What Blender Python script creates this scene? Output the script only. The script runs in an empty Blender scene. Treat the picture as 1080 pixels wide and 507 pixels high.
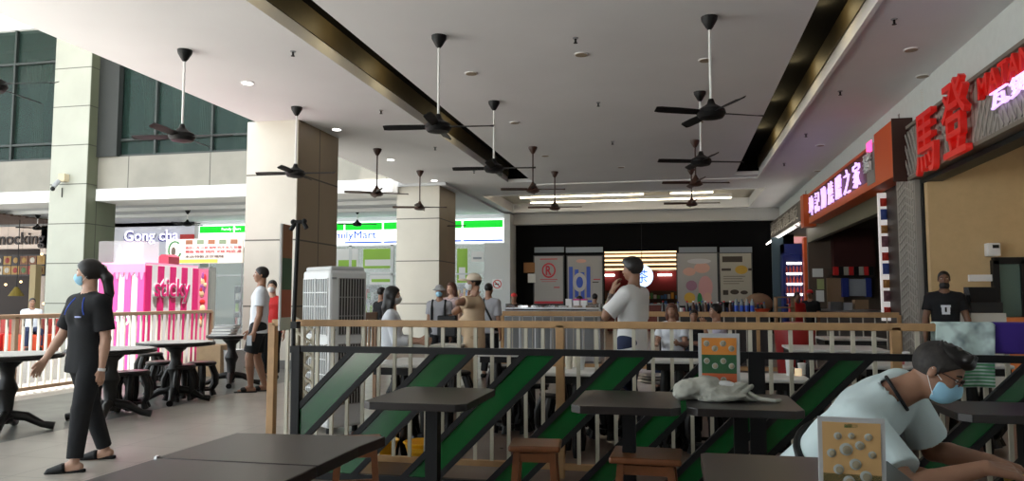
import bpy, math, random
import numpy as np
from mathutils import Vector, Matrix
random.seed(7)
sc = bpy.context.scene
col = sc.collection

# ------------------------------------------------------------------ camera
FPX = 800.0; EYE = 1.3
PITCH = math.atan(61.5 / FPX); YAW = math.atan(172 * math.cos(PITCH) / FPX)
Fv = Vector((-math.sin(YAW) * math.cos(PITCH), math.cos(YAW) * math.cos(PITCH), math.sin(PITCH)))
Rv = Vector((math.cos(YAW), math.sin(YAW), 0)); Uv = Rv.cross(Fv)
cam_d = bpy.data.cameras.new('camera'); cam = bpy.data.objects.new('camera', cam_d); col.objects.link(cam)
cam_d.sensor_width = 36; cam_d.lens = FPX / 1080 * 36; cam_d.clip_end = 200; cam_d.clip_start = 0.05
cam.location = (0, 0, EYE)
cam.rotation_euler = (math.pi / 2 + PITCH, 0, YAW)
sc.camera = cam

# ------------------------------------------------------------------ world, light, exposure
W = bpy.data.worlds.new('world'); sc.world = W; W.use_nodes = True
bg = W.node_tree.nodes['Background']; bg.inputs[0].default_value = (0.86, 0.95, 1.0, 1); bg.inputs[1].default_value = 3.4
sun_d = bpy.data.lights.new('sun', 'SUN'); sun_d.energy = 20.0; sun_d.angle = .02; sun_d.color = (1, .97, .92)
sun = bpy.data.objects.new('sun', sun_d); col.objects.link(sun); sun.rotation_euler = (math.radians(6), math.radians(8), 0)
sc.view_settings.view_transform = 'Standard'; sc.view_settings.look = 'None'
sc.view_settings.gamma = 1; sc.view_settings.exposure = 0.0; sc.view_settings.use_curve_mapping = False
sc.cycles.max_bounces = 10; sc.cycles.diffuse_bounces = 6; sc.cycles.glossy_bounces = 4
sc.cycles.transmission_bounces = 6; sc.cycles.transparent_max_bounces = 8
sc.cycles.sample_clamp_indirect = 6
try: sc.cycles.use_denoising = True
except Exception: pass

def ray(px, py): return Fv + (px - 540) / FPX * Rv + (253.5 - py) / FPX * Uv
def PZ(px, py, z): d = ray(px, py); t = (z - EYE) / d.z; return Vector((d.x * t, d.y * t, z))
def PY(px, py, Y): d = ray(px, py); t = Y / d.y; return Vector((d.x * t, Y, EYE + d.z * t))
def PX(px, py, X): d = ray(px, py); t = X / d.x; return Vector((X, d.y * t, EYE + d.z * t))

# ------------------------------------------------------------------ materials
MATS = {}
def mat(name, c, rough=0.6, metal=0.0, emit=0.0, noise=0.0, nscale=8.0, bump=0.0, alpha=1.0, trans=0.0, spec=0.5, coat=0.0):
    if name in MATS: return MATS[name]
    m = bpy.data.materials.new(name); m.use_nodes = True; nt = m.node_tree
    b = nt.nodes['Principled BSDF']; c4 = (c[0], c[1], c[2], 1)
    b.inputs['Base Color'].default_value = c4
    b.inputs['Roughness'].default_value = rough; b.inputs['Metallic'].default_value = metal
    b.inputs['Specular IOR Level'].default_value = spec
    b.inputs['Alpha'].default_value = alpha; b.inputs['Transmission Weight'].default_value = trans
    b.inputs['Coat Weight'].default_value = coat
    if emit:
        b.inputs['Emission Color'].default_value = c4; b.inputs['Emission Strength'].default_value = emit
    if noise or bump:
        tc = nt.nodes.new('ShaderNodeTexCoord'); n = nt.nodes.new('ShaderNodeTexNoise')
        n.inputs['Scale'].default_value = nscale; n.inputs['Detail'].default_value = 5
        nt.links.new(tc.outputs['Object'], n.inputs['Vector'])
        if noise:
            r = nt.nodes.new('ShaderNodeMapRange'); r.inputs[3].default_value = 1 - noise; r.inputs[4].default_value = 1 + noise
            r.inputs[1].default_value = .3; r.inputs[2].default_value = .7
            nt.links.new(n.outputs['Fac'], r.inputs[0])
            v = nt.nodes.new('ShaderNodeVectorMath'); v.operation = 'SCALE'; v.inputs[0].default_value = c[:3]
            nt.links.new(r.outputs[0], v.inputs['Scale']); nt.links.new(v.outputs[0], b.inputs['Base Color'])
        if bump:
            bp = nt.nodes.new('ShaderNodeBump'); bp.inputs['Strength'].default_value = bump; bp.inputs['Distance'].default_value = .02
            nt.links.new(n.outputs['Fac'], bp.inputs['Height']); nt.links.new(bp.outputs[0], b.inputs['Normal'])
    MATS[name] = m; return m

def rgb(r, g, b):
    f = lambda v: ((v / 255 + .055) / 1.055) ** 2.4 if v > 10 else v / 255 / 12.92
    return (f(r), f(g), f(b))

def joint_mat(name, c, z0, step, wid=0.012, rough=.45, noise=.06, vert=None):
    """cladding panels with thin dark joints at regular heights (and optionally widths)"""
    m = bpy.data.materials.new(name); m.use_nodes = True; nt = m.node_tree; b = nt.nodes['Principled BSDF']
    b.inputs['Roughness'].default_value = rough
    g = nt.nodes.new('ShaderNodeNewGeometry'); sp = nt.nodes.new('ShaderNodeSeparateXYZ'); nt.links.new(g.outputs['Position'], sp.inputs[0])
    def line(out, o0, st):
        a = nt.nodes.new('ShaderNodeMath'); a.operation = 'SUBTRACT'; nt.links.new(out, a.inputs[0]); a.inputs[1].default_value = o0
        p = nt.nodes.new('ShaderNodeMath'); p.operation = 'PINGPONG'; nt.links.new(a.outputs[0], p.inputs[0]); p.inputs[1].default_value = st / 2
        l = nt.nodes.new('ShaderNodeMath'); l.operation = 'LESS_THAN'; nt.links.new(p.outputs[0], l.inputs[0]); l.inputs[1].default_value = wid / 2
        return l.outputs[0]
    f = line(sp.outputs['Z'], z0, step) if step else None
    if vert:
        for ax, o0, st in vert:
            h = line(sp.outputs[ax], o0, st)
            if f is None: f = h
            else:
                mx = nt.nodes.new('ShaderNodeMath'); mx.operation = 'MAXIMUM'; nt.links.new(f, mx.inputs[0]); nt.links.new(h, mx.inputs[1]); f = mx.outputs[0]
    n = nt.nodes.new('ShaderNodeTexNoise'); n.inputs['Scale'].default_value = 1.1; n.inputs['Detail'].default_value = 6
    nt.links.new(g.outputs['Position'], n.inputs['Vector'])
    r = nt.nodes.new('ShaderNodeMapRange'); r.inputs[1].default_value = .3; r.inputs[2].default_value = .7; r.inputs[3].default_value = 1 - noise; r.inputs[4].default_value = 1 + noise
    nt.links.new(n.outputs['Fac'], r.inputs[0])
    v = nt.nodes.new('ShaderNodeVectorMath'); v.operation = 'SCALE'; v.inputs[0].default_value = c; nt.links.new(r.outputs[0], v.inputs['Scale'])
    mx = nt.nodes.new('ShaderNodeMixRGB'); nt.links.new(f, mx.inputs[0]); nt.links.new(v.outputs[0], mx.inputs[1]); mx.inputs[2].default_value = (c[0] * .22, c[1] * .22, c[2] * .2, 1)
    nt.links.new(mx.outputs[0], b.inputs['Base Color'])
    MATS[name] = m; return m

white = mat('white_paint', (.78, .78, .77), .6, noise=.03, nscale=.7)
ceil_m = mat('ceiling_paint', (.74, .745, .76), .75, noise=.04, nscale=.5)
black = mat('black_metal', (.0055, .0055, .006), .5, spec=.3)
blackw = mat('black_wall', (.0022, .0022, .0026), .8, spec=.12)
darkwood = mat('dark_wood', (.018, .011, .009), .4, noise=.25, nscale=14)
wood_rail = mat('rail_wood', (.47, .28, .13), .5, noise=.12, nscale=9)
cream = mat('cream_paint', (.62, .58, .47), .5)
steel = mat('steel', (.62, .63, .65), .28, metal=1.0)
chrome = mat('chrome', (.8, .8, .82), .12, metal=1.0)
brown_fan = mat('brown_fan', (.055, .022, .014), .4)
glass = mat('clear_glass', (.9, .95, .95), .03, trans=.0, alpha=.18, spec=.8)
redm = mat('red', (.62, .02, .02), .45)
pinkm = mat('hot_pink', rgb(205, 55, 135), .5)
magm = mat('magenta', rgb(190, 12, 100), .5)
whitep = mat('white_plastic', (.80, .80, .80), .4)
greyp = mat('grey_plastic', (.30, .31, .32), .5)
orange = mat('orange', (.62, .17, .03), .5)
yellow = mat('yellow_plastic', (.80, .42, .01), .45)
navy = mat('navy', rgb(20, 60, 150), .5)
greenp = mat('green_print', rgb(30, 120, 60), .5)
paper = mat('paper', (.74, .73, .70), .6)
tabletop_m = mat('dark_laminate', (.020, .016, .015), .33, noise=.2, nscale=3, spec=.5)

# ------------------------------------------------------------------ building helpers
def wloc(o):
    v = Vector((0, 0, 0))
    while o is not None: v += o.location; o = o.parent
    return v
def tag(o, label, cat, group=None, kind=None):
    o['label'] = label; o['category'] = cat
    if group: o['group'] = group
    if kind: o['kind'] = kind
    return o
def thing(name, label, cat, loc=(0, 0, 0), rz=0, group=None):
    o = bpy.data.objects.new(name, None); col.objects.link(o); o.location = loc; o.rotation_euler = (0, 0, rz)
    o.empty_display_size = .1
    return tag(o, label, cat, group)
def copy_tree(o, parent=None):
    c = o.copy(); col.objects.link(c); c.parent = parent
    for ch in [x for x in o.children]: copy_tree(ch, c)
    return c

class MB:
    def __init__(s): s.v = []; s.f = []; s.mi = []; s.cur = 0
    def m(s, i): s.cur = i; return s
    def face(s, idx): s.f.append(idx); s.mi.append(s.cur)
    def box(s, x0, x1, y0, y1, z0, z1):
        b = len(s.v)
        for z in (z0, z1):
            for x, y in ((x0, y0), (x1, y0), (x1, y1), (x0, y1)): s.v.append((x, y, z))
        for q in ((0, 3, 2, 1), (4, 5, 6, 7), (0, 1, 5, 4), (1, 2, 6, 5), (2, 3, 7, 6), (3, 0, 4, 7)): s.face([b + i for i in q])
        return s
    def prism(s, pts, ext):
        """closed planar polygon (3D points) extruded by vector ext"""
        b = len(s.v); n = len(pts); e = Vector(ext)
        for p in pts: s.v.append(tuple(p))
        for p in pts: s.v.append(tuple(Vector(p) + e))
        s.face([b + i for i in range(n)][::-1]); s.face([b + n + i for i in range(n)])
        for i in range(n): s.face([b + i, b + (i + 1) % n, b + n + (i + 1) % n, b + n + i])
        return s
    def bar(s, a, c, w, h=None, up=(0, 0, 1)):
        """rectangular bar from a to c"""
        a = Vector(a); c = Vector(c); d = (c - a).normalized(); u = Vector(up)
        if abs(d.dot(u)) > .95: u = Vector((0, 1, 0))
        r = d.cross(u).normalized(); u = r.cross(d); h = h or w
        s.prism([a - r * w / 2 - u * h / 2, a + r * w / 2 - u * h / 2, a + r * w / 2 + u * h / 2, a - r * w / 2 + u * h / 2], c - a); return s
    def tube(s, path, rad, n=12, cap=True):
        path = [Vector(p) for p in path]; rr = rad if isinstance(rad, (list, tuple)) else [rad] * len(path)
        b = len(s.v); pu = None
        for i, p in enumerate(path):
            d = (path[min(i + 1, len(path) - 1)] - path[max(i - 1, 0)])
            d = d.normalized() if d.length > 1e-9 else Vector((0, 0, 1))
            u = pu if pu is not None else (Vector((1, 0, 0)) if abs(d.x) < .8 else Vector((0, 1, 0)))
            u = (u - d * d.dot(u)).normalized(); w = d.cross(u); pu = u
            for k in range(n):
                t = 2 * math.pi * k / n; s.v.append(tuple(p + (u * math.cos(t) + w * math.sin(t)) * rr[i]))
        for i in range(len(path) - 1):
            for k in range(n):
                a = b + i * n + k; c = b + i * n + (k + 1) % n; s.face([a, c, c + n, a + n])
        if cap:
            s.face([b + k for k in range(n)][::-1]); s.face([b + (len(path) - 1) * n + k for k in range(n)])
        return s
    def lathe(s, prof, c=(0, 0, 0), n=24):
        """prof: list of (r, z)"""
        b = len(s.v); c = Vector(c)
        for r, z in prof:
            for k in range(n):
                t = 2 * math.pi * k / n; s.v.append((c.x + r * math.cos(t), c.y + r * math.sin(t), c.z + z))
        for i in range(len(prof) - 1):
            for k in range(n):
                a = b + i * n + k; d = b + i * n + (k + 1) % n; s.face([a, d, d + n, a + n])
        s.face([b + k for k in range(n)][::-1]); s.face([b + (len(prof) - 1) * n + k for k in range(n)])
        return s
    def ball(s, c, r, n=10):
        rx, ry, rz = (r, r, r) if not isinstance(r, (tuple, list)) else r
        b = len(s.v)
        for i in range(n + 1):
            ph = math.pi * i / n
            for k in range(2 * n):
                t = math.pi * k / n; s.v.append((c[0] + rx * math.sin(ph) * math.cos(t), c[1] + ry * math.sin(ph) * math.sin(t), c[2] - rz * math.cos(ph)))
        for i in range(n):
            for k in range(2 * n):
                a = b + i * 2 * n + k; d = b + i * 2 * n + (k + 1) % (2 * n); s.face([a, d, d + 2 * n, a + 2 * n])
        return s
    def build(s, name, mats, parent=None, world=False, bevel=0.0, smooth=False):
        mats = mats if isinstance(mats, (list, tuple)) else [mats]
        V = np.array(s.v, dtype=float)
        o = bpy.data.objects.new(name, None if False else bpy.data.meshes.new(name)); me = o.data
        if parent is None:
            lo = V.min(0); hi = V.max(0); org = np.array([(lo[0] + hi[0]) / 2, (lo[1] + hi[1]) / 2, lo[2]])
            V = V - org; o.location = tuple(org)
        elif world:
            V = V - np.array(wloc(parent))
        me.from_pydata([tuple(p) for p in V], [], s.f)
        for mm in mats: me.materials.append(mm)
        me.polygons.foreach_set('material_index', s.mi)
        if smooth: me.polygons.foreach_set('use_smooth', [True] * len(s.f))
        import bmesh
        bm = bmesh.new(); bm.from_mesh(me); bmesh.ops.remove_doubles(bm, verts=bm.verts, dist=1e-6) if smooth else None
        bmesh.ops.recalc_face_normals(bm, faces=bm.faces); bm.to_mesh(me); bm.free()
        col.objects.link(o)
        if parent is not None: o.parent = parent
        if bevel:
            md = o.modifiers.new('bevel', 'BEVEL'); md.width = bevel; md.segments = 2; md.limit_method = 'ANGLE'
        elif smooth:
            try: me.set_sharp_from_angle(angle=math.radians(40))
            except Exception: pass
        return o

def text(name, s, org, u, v, w, h, depth, material, parent=None, bold=0.0, world=True, keep=False, shear=0):
    """lettering fitted into w x h, origin org = lower left corner, u = reading direction, v = up"""
    cu = bpy.data.curves.new('t', 'FONT'); cu.body = s; cu.extrude = depth / 2 if False else 0.02; cu.offset = bold; cu.shear = shear
    cu.resolution_u = 3
    o = bpy.data.objects.new('t', cu); col.objects.link(o); bpy.context.view_layer.update()
    me = bpy.data.meshes.new_from_object(o.evaluated_get(bpy.context.evaluated_depsgraph_get()))
    bpy.data.objects.remove(o); bpy.data.curves.remove(cu)
    n = len(me.vertices); a = np.zeros(n * 3); me.vertices.foreach_get('co', a); a = a.reshape(-1, 3)
    lo = a.min(0); hi = a.max(0); sx = w / (hi[0] - lo[0]); sy = h / (hi[1] - lo[1])
    if keep: sx = sy = min(sx, sy)
    u = Vector(u); v = Vector(v); nn = u.cross(v)
    B = np.array([u, v, nn]); q = np.stack([(a[:, 0] - lo[0]) * sx, (a[:, 1] - lo[1]) * sy, (a[:, 2] + .02) / .04 * depth], 1)
    p = q @ B + np.array(org)
    ob = bpy.data.objects.new(name, me)
    if parent is None:
        c = p.mean(0); p = p - c; ob.location = tuple(c)
    elif world: p = p - np.array(wloc(parent))
    me.vertices.foreach_set('co', p.reshape(-1)); me.materials.clear(); me.materials.append(material); me.update()
    col.objects.link(ob)
    if parent is not None: ob.parent = parent
    return ob
def struct(o): o['kind'] = 'structure'; return o
FX = (1, 0, 0); UZ = (0, 0, 1); BY = (0, -1, 0)   # reading directions: facing the camera / facing the walkway from the shops

# ------------------------------------------------------------------ setting
CZ = 4.7                     # food-court ceiling
EX = -7.85                   # its open edge
WX = 3.85                    # shop fronts
# floor: large polished tiles, a darker band beside the rail
fm = bpy.data.materials.new('floor_tiles'); fm.use_nodes = True; nt = fm.node_tree; b = nt.nodes['Principled BSDF']
b.inputs['Roughness'].default_value = .3; b.inputs['Specular IOR Level'].default_value = .45
g = nt.nodes.new('ShaderNodeNewGeometry')
br = nt.nodes.new('ShaderNodeTexBrick'); br.offset = 0; br.inputs['Scale'].default_value = 1; br.inputs['Brick Width'].default_value = .6; br.inputs['Row Height'].default_value = .6
br.inputs['Mortar Size'].default_value = .004; br.inputs['Color1'].default_value = (.40, .365, .325, 1); br.inputs['Color2'].default_value = (.37, .34, .30, 1); br.inputs['Mortar'].default_value = (.20, .18, .16, 1)
nt.links.new(g.outputs['Position'], br.inputs['Vector'])
br2 = nt.nodes.new('ShaderNodeTexBrick'); br2.offset = 0; br2.inputs['Scale'].default_value = 1; br2.inputs['Brick Width'].default_value = .6; br2.inputs['Row Height'].default_value = .6
br2.inputs['Mortar Size'].default_value = .004; br2.inputs['Color1'].default_value = (.12, .125, .115, 1); br2.inputs['Color2'].default_value = (.11, .113, .105, 1); br2.inputs['Mortar'].default_value = (.05, .05, .05, 1)
nt.links.new(g.outputs['Position'], br2.inputs['Vector'])
sp = nt.nodes.new('ShaderNodeSeparateXYZ'); nt.links.new(g.outputs['Position'], sp.inputs[0])
lt = nt.nodes.new('ShaderNodeMath'); lt.operation = 'LESS_THAN'; nt.links.new(sp.outputs['X'], lt.inputs[0]); lt.inputs[1].default_value = -6.0
gt = nt.nodes.new('ShaderNodeMath'); gt.operation = 'GREATER_THAN'; nt.links.new(sp.outputs['X'], gt.inputs[0]); gt.inputs[1].default_value = -8.25
mu = nt.nodes.new('ShaderNodeMath'); mu.operation = 'MULTIPLY'; nt.links.new(lt.outputs[0], mu.inputs[0]); nt.links.new(gt.outputs[0], mu.inputs[1])
mx = nt.nodes.new('ShaderNodeMixRGB'); nt.links.new(mu.outputs[0], mx.inputs[0]); nt.links.new(br.outputs[0], mx.inputs[1]); nt.links.new(br2.outputs[0], mx.inputs[2])
br3 = nt.nodes.new('ShaderNodeTexBrick'); br3.offset = 0; br3.inputs['Scale'].default_value = 1; br3.inputs['Brick Width'].default_value = .6; br3.inputs['Row Height'].default_value = .6
br3.inputs['Mortar Size'].default_value = .004; br3.inputs['Color1'].default_value = (.15, .105, .082, 1); br3.inputs['Color2'].default_value = (.135, .095, .075, 1); br3.inputs['Mortar'].default_value = (.07, .05, .04, 1)
nt.links.new(g.outputs['Position'], br3.inputs['Vector'])
g3 = nt.nodes.new('ShaderNodeMath'); g3.operation = 'GREATER_THAN'; nt.links.new(sp.outputs['X'], g3.inputs[0]); g3.inputs[1].default_value = -3.15
mx3 = nt.nodes.new('ShaderNodeMixRGB'); nt.links.new(g3.outputs[0], mx3.inputs[0]); nt.links.new(mx.outputs[0], mx3.inputs[1]); nt.links.new(br3.outputs[0], mx3.inputs[2])
nt.links.new(mx3.outputs[0], b.inputs['Base Color'])
n = nt.nodes.new('ShaderNodeTexNoise'); n.inputs['Scale'].default_value = 2.5; nt.links.new(g.outputs['Position'], n.inputs['Vector'])
r = nt.nodes.new('ShaderNodeMapRange'); r.inputs[3].default_value = .22; r.inputs[4].default_value = .42; nt.links.new(n.outputs['Fac'], r.inputs[0]); nt.links.new(r.outputs[0], b.inputs['Roughness'])
struct(MB().box(-40, 9, -3, 58, -.2, 0).build('floor', fm))
bounce_m = joint_mat('bounce_paving', (.62, .60, .56), 0, 0, .02, .8, vert=[('X', 0, .8), ('Y', 0, .8)])
m = MB(); m.box(-60, 40, -60, -3, -.2, 0).box(-60, -11, -3, 8.6, -.1, .01); struct(m.build('floor_bounce', bounce_m))  # unseen pale ground, added to bounce sunlight up onto the ceiling

# ceiling with two long recesses and the light tray cut through it
TL = (-4.74, -4.0); TR = (1.66, 2.30); TY = 21.55
TX0, TX1, TY0, TY1 = -6.15, 2.72, 24.2, 28.9
c = MB()
Y0 = -3.0; Y1 = 30.0; CT = 5.5
for x0, x1, y0, y1 in ((EX, TL[0], Y0, TY), (TL[1], TR[0], Y0, TY), (TR[1], WX, Y0, TY), (EX, WX, TY, TY0), (EX, TX0, TY0, TY1), (TX1, WX, TY0, TY1), (EX, WX, TY1, Y1)):
    c.box(x0, x1, y0, y1, CZ, CT)
struct(c.build('ceiling', ceil_m))
# dark lining inside the two recesses
lining = mat('bronze_lining', (.085, .066, .034), .55, metal=.2, noise=.25, nscale=1.5)
for k, (a, e) in enumerate((TL, TR)):
    m = MB(); m.m(1).box(a, e, Y0, TY, 5.2, 5.3); m.m(0).box(a, a + .02, Y0, TY, CZ + .17, 5.2); m.box(e - .02, e, Y0, TY, CZ + .17, 5.2); m.m(1).box(a, e, TY - .02, TY, CZ + .1, 5.2)
    struct(m.build('trim_%d' % (k + 1), [lining, blackw]))
m = MB(); m.box(TR[1], TR[1] + .06, Y0, TY + .5, CZ - .035, CZ); m.box(-4.0, TR[1], TY + .44, TY + .5, CZ - .035, CZ); struct(m.build('trim_3', white))
# light tray
tray = mat('tray_paint', (.60, .57, .48), .7)
m = MB(); m.box(TX0, TX1, TY0, TY1, 5.02, 5.1); struct(m.build('trim_4', tray))
m = MB(); t_ = .06
m.box(TX0 - t_, TX1 + t_, TY0 - t_, TY0, CZ - .03, CZ); m.box(TX0 - t_, TX1 + t_, TY1, TY1 + t_, CZ - .03, CZ); m.box(TX0 - t_, TX0, TY0, TY1, CZ - .03, CZ); m.box(TX1, TX1 + t_, TY0, TY1, CZ - .03, CZ)
struct(m.build('trim_5', white))
tube_m = mat('tube_light', (1.0, .86, .62), emit=9)
for i, (x0, x1, y) in enumerate(((-5.9, 2.5, 24.75), (-5.3, -1.0, 26.1), (-.1, 1.3, 26.1), (-5.2, 2.0, 27.6))):
    lt_ = thing('strip_light', ['warm tube light running along the near edge of the ceiling tray', 'longer warm tube in the middle row of the ceiling tray', 'short warm tube in the middle row of the ceiling tray', 'warm tube light in the deepest row of the ceiling tray'][i], 'strip light', ((x0 + x1) / 2, y, 4.86), group='tube lights in the ceiling tray')
    MB().tube([(x0, y, 4.86), (x1, y, 4.86)], .022, 8).build('lamp_tube', tube_m, lt_, world=True)
    MB().box(x0 - .03, x1 + .03, y - .04, y + .04, 4.89, 5.02).build('housing', white, lt_, world=True)
# bulkhead above the far wall and the pale band above the shop fronts
struct(MB().box(-6.5, WX, 29.55, 30.2, 4.25, CZ).build('trim_6', mat('bulkhead', (.42, .42, .41), .7)))
palewall = mat('pale_wall', (.66, .70, .68), .6, noise=.03)
# right wall: solid band over the shops, openings below
m = MB(); m.box(WX, WX + .25, -2, 31.9, 4.02, 5.5); m.box(WX, WX + .25, -2, 7.0, 0, 4.02)
struct(m.build('wall_right', palewall))
# far wall: black, with an opening
m = MB(); m.box(-6.5, -2.72, 30, 30.3, 0, 4.5); m.box(.08, 4.4, 30, 30.3, 0, 4.5); m.box(-2.72, .08, 30, 30.3, 3.17, 4.5)
struct(m.build('wall_back', blackw))

struct(MB().box(-5.2, 4.1, -3.3, -3.0, 0, 5.5).build('wall_light_block', mat('shade_wall', (.16, .15, .14), .8)))  # unseen wall added behind the camera to hold back light from there
# ---- columns
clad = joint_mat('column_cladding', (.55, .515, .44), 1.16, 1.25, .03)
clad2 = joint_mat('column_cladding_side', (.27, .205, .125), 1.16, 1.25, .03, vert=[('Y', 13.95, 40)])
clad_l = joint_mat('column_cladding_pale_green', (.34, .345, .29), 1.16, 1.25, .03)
def column(x0, x1, y0, y1, z1, label, sm, fm_=None):
    t = thing('column', label, 'column', ((x0 + x1) / 2, (y0 + y1) / 2, 0), group='clad columns along the open edge')
    MB().box(x0, x1, y0, y1, 0, z1).build('shaft', fm_ or clad, t, world=True)
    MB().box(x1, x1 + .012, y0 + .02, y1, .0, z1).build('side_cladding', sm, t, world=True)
    MB().box(x0 - .02, x1 + .03, y0 - .02, y1 + .02, 0, .16).build('plinth', mat('grey_stone', (.16, .16, .15), .5), t, world=True)
    return t
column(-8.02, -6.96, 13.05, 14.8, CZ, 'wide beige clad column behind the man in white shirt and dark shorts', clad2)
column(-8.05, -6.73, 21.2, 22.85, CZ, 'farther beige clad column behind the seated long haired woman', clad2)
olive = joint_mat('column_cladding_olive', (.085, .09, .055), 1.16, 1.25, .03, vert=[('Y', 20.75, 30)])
cL0 = PY(50, 250, 20.3).x; cL1 = PY(88.5, 250, 20.3).x
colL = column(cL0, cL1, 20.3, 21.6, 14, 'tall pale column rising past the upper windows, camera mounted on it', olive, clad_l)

# ---- building across the open void: fascia, concrete band, upper windows
FY = 20.75
conc = joint_mat('concrete_band', (.22, .205, .17), 0, 0, .03, noise=.12, vert=[('X', -14.0, 2.9)])
def zr(y): return PY(150, y, FY).z
zf0, zf1 = zr(210.5), zr(198); zc1 = zr(164); WT = PY(0, 33, FY).z
m = MB(); m.box(-34, cL0, FY, FY + .4, zf1, zc1); m.box(cL1, -8.0, FY, FY + .4, zf1, zc1)
struct(m.build('wall_left', conc))
struct(MB().box(-34, -8.0, FY, FY + .4, WT, 13).build('trim_16', white))
struct(MB().box(-34, -8.0, FY - .05, FY + 1.2, zf0, zf1).build('trim_7', white))
struct(MB().box(-36, -6.5, FY + .35, 31, 4.62, 4.9).build('trim_8', mat('under_ceiling', (.62, .64, .66), .8)))
m = MB()
for y in (22.4, 24.1, 26.0): m.box(-34, -8.2, y, y + .12, 4.5, 4.62)
struct(m.build('trim_9', mat('beam_grey', (.62, .63, .62), .7)))
struct(MB().box(-36, -7.9, 8.0, FY + 4, 13, 13.3).build('trim_10', white))  # unseen roof over the void, carried forward to shade the floor below
# windows: dark tinted glass in thin frames
tint = mat('tinted_glass', (.02, .04, .033), .06, spec=.2, alpha=.6)
wfr = mat('window_frame', (.018, .024, .021), .5)
def window(k, x0, x1, divs, hz):
    o = bpy.data.objects.new('window_%d' % k, None); col.objects.link(o); o.location = ((x0 + x1) / 2, FY, zc1); o['kind'] = 'structure'
    MB().box(x0, x1, FY + .16, FY + .18, zc1, WT).build('glass', tint, o, world=True)
    f = MB()
    n = divs
    for i in range(n + 1):
        x = x0 + (x1 - x0) * i / n; f.box(x - .035, x + .035, FY + .05, FY + .16, zc1, WT)
    for z in [zc1 + .04] + hz: f.box(x0, x1, FY + .06, FY + .16, z - .035, z + .035)
    f.build('frame', wfr, o, world=True)
    return o
window(1, -34, cL0, 7, [zc1 + .55, zc1 + 3.3])
window(2, cL1, -8.0, 5, [zc1 + .55, zc1 + 3.3])
# things seen through the glass: pale curtains hanging behind the right window
cur = mat('curtain', (.22, .30, .22), .8)
room = mat('upper_room', (.03, .045, .04), .8)
m = MB(); m.box(-34, -8, FY + 4, FY + 4.2, zc1, 11); m.box(-34, -8, FY + .4, FY + 4, zc1 - .1, zc1); m.box(-8.1, -8, FY + .4, FY + 4, zc1, 11); m.box(-34, -8, FY + .3, FY + 4, 10.9, 11)
struct(m.build('wall_upper_room', room))
struct(MB().box(-34, -8, FY + .3, FY + 4, 9.6, 9.7).build('ceiling_upper_room', mat('upper_ceiling', (.10, .12, .11), .8)))
for i, (x, w) in enumerate(((-17.0, .5), (-15.9, .45), (-14.9, .5), (-13.6, .5), (-12.6, .45), (-10.9, .5), (-21.4, .6), (-24.2, .6))):
    m = MB(); n_ = 13; zt_c = 9.6
    for k in range(n_):
        a = x - w + 2 * w * k / n_; e = x - w + 2 * w * (k + 1) / n_; mid_ = x + (w * .15) * (k - n_ / 2) / n_ * 2
        yy = FY + 1.0 + (.06 if k % 2 else 0)
        m.prism([(a, yy, zt_c), (e, yy, zt_c), (x + (e - x) * .35, yy, 7.6), (x + (a - x) * .35, yy, 7.6)], (0, .02, 0)); m.prism([(x + (a - x) * .35, yy, 7.6), (x + (e - x) * .35, yy, 7.6), (x + (e - x) * .5, yy, zc1), (x + (a - x) * .5, yy, zc1)], (0, .02, 0))
    o = m.build('curtain', cur); tag(o, 'pale green gathered curtain behind the upper window, ' + ['closest to the dark pier', 'second past the dark pier', 'third past the dark pier', 'fourth past the dark pier', 'fifth past the dark pier', 'where the food court ceiling cuts the window', 'just outside the tall column', 'at the picture edge'][i], 'curtain', 'curtains behind the upper windows')
# dark pier beside the column
struct(MB().box(cL1 + .0, cL1 + .75, FY - .1, FY + .1, zc1, 10.9).build('trim_11', mat('dark_pier', (.016, .018, .016), .6)))

# ---- convenience store front (Y = 29)
SY = 29.0
lit_white = mat('sign_white', (.93, .97, 1.0), emit=1.5); lit_green = mat('sign_green', rgb(0, 190, 40), emit=1.1); lit_blue = mat('sign_blue', rgb(20, 80, 190), emit=.8)
x0 = PY(212, 235, SY).x; x1 = PY(532, 231, SY).x; z1 = 4.45; z0 = 3.50
t = thing('shop_sign', 'long backlit white sign with green band and blue FamilyMart lettering', 'shop sign', ((x0 + x1) / 2, SY, z0))
MB().box(x0, x1, SY - .12, SY + .1, z0, z1).build('light_box', lit_white, t, world=True)
m = MB()
nseg = 8
for i in range(nseg):
    a = x0 + (x1 - x0) * i / nseg + .04; e = x0 + (x1 - x0) * (i + 1) / nseg - .04
    m.box(a, e, SY - .14, SY - .12, z1 - .35, z1 - .06)
m.build('green_band', lit_green, t, world=True)
m = MB()
for i in range(4, nseg):
    a = x0 + (x1 - x0) * i / nseg + .04; e = x0 + (x1 - x0) * (i + 1) / nseg - .04
    m.box(a, e, SY - .14, SY - .12, z0 + .06, z0 + .12)
m.build('blue_line', lit_blue, t, world=True)
wtx = PY(344, 250, SY).x; wtx1 = PY(398, 250, SY).x
text('lettering', 'FamilyMart', (wtx, SY - .125, z0 + .16), FX, UZ, wtx1 - wtx, .40, .02, lit_blue, t)
gx = PY(236, 240, SY).x
text('small_lettering', 'Family Mart', (gx, SY - .142, z1 - .28), FX, UZ, .9, .14, .01, lit_white, t)
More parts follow.
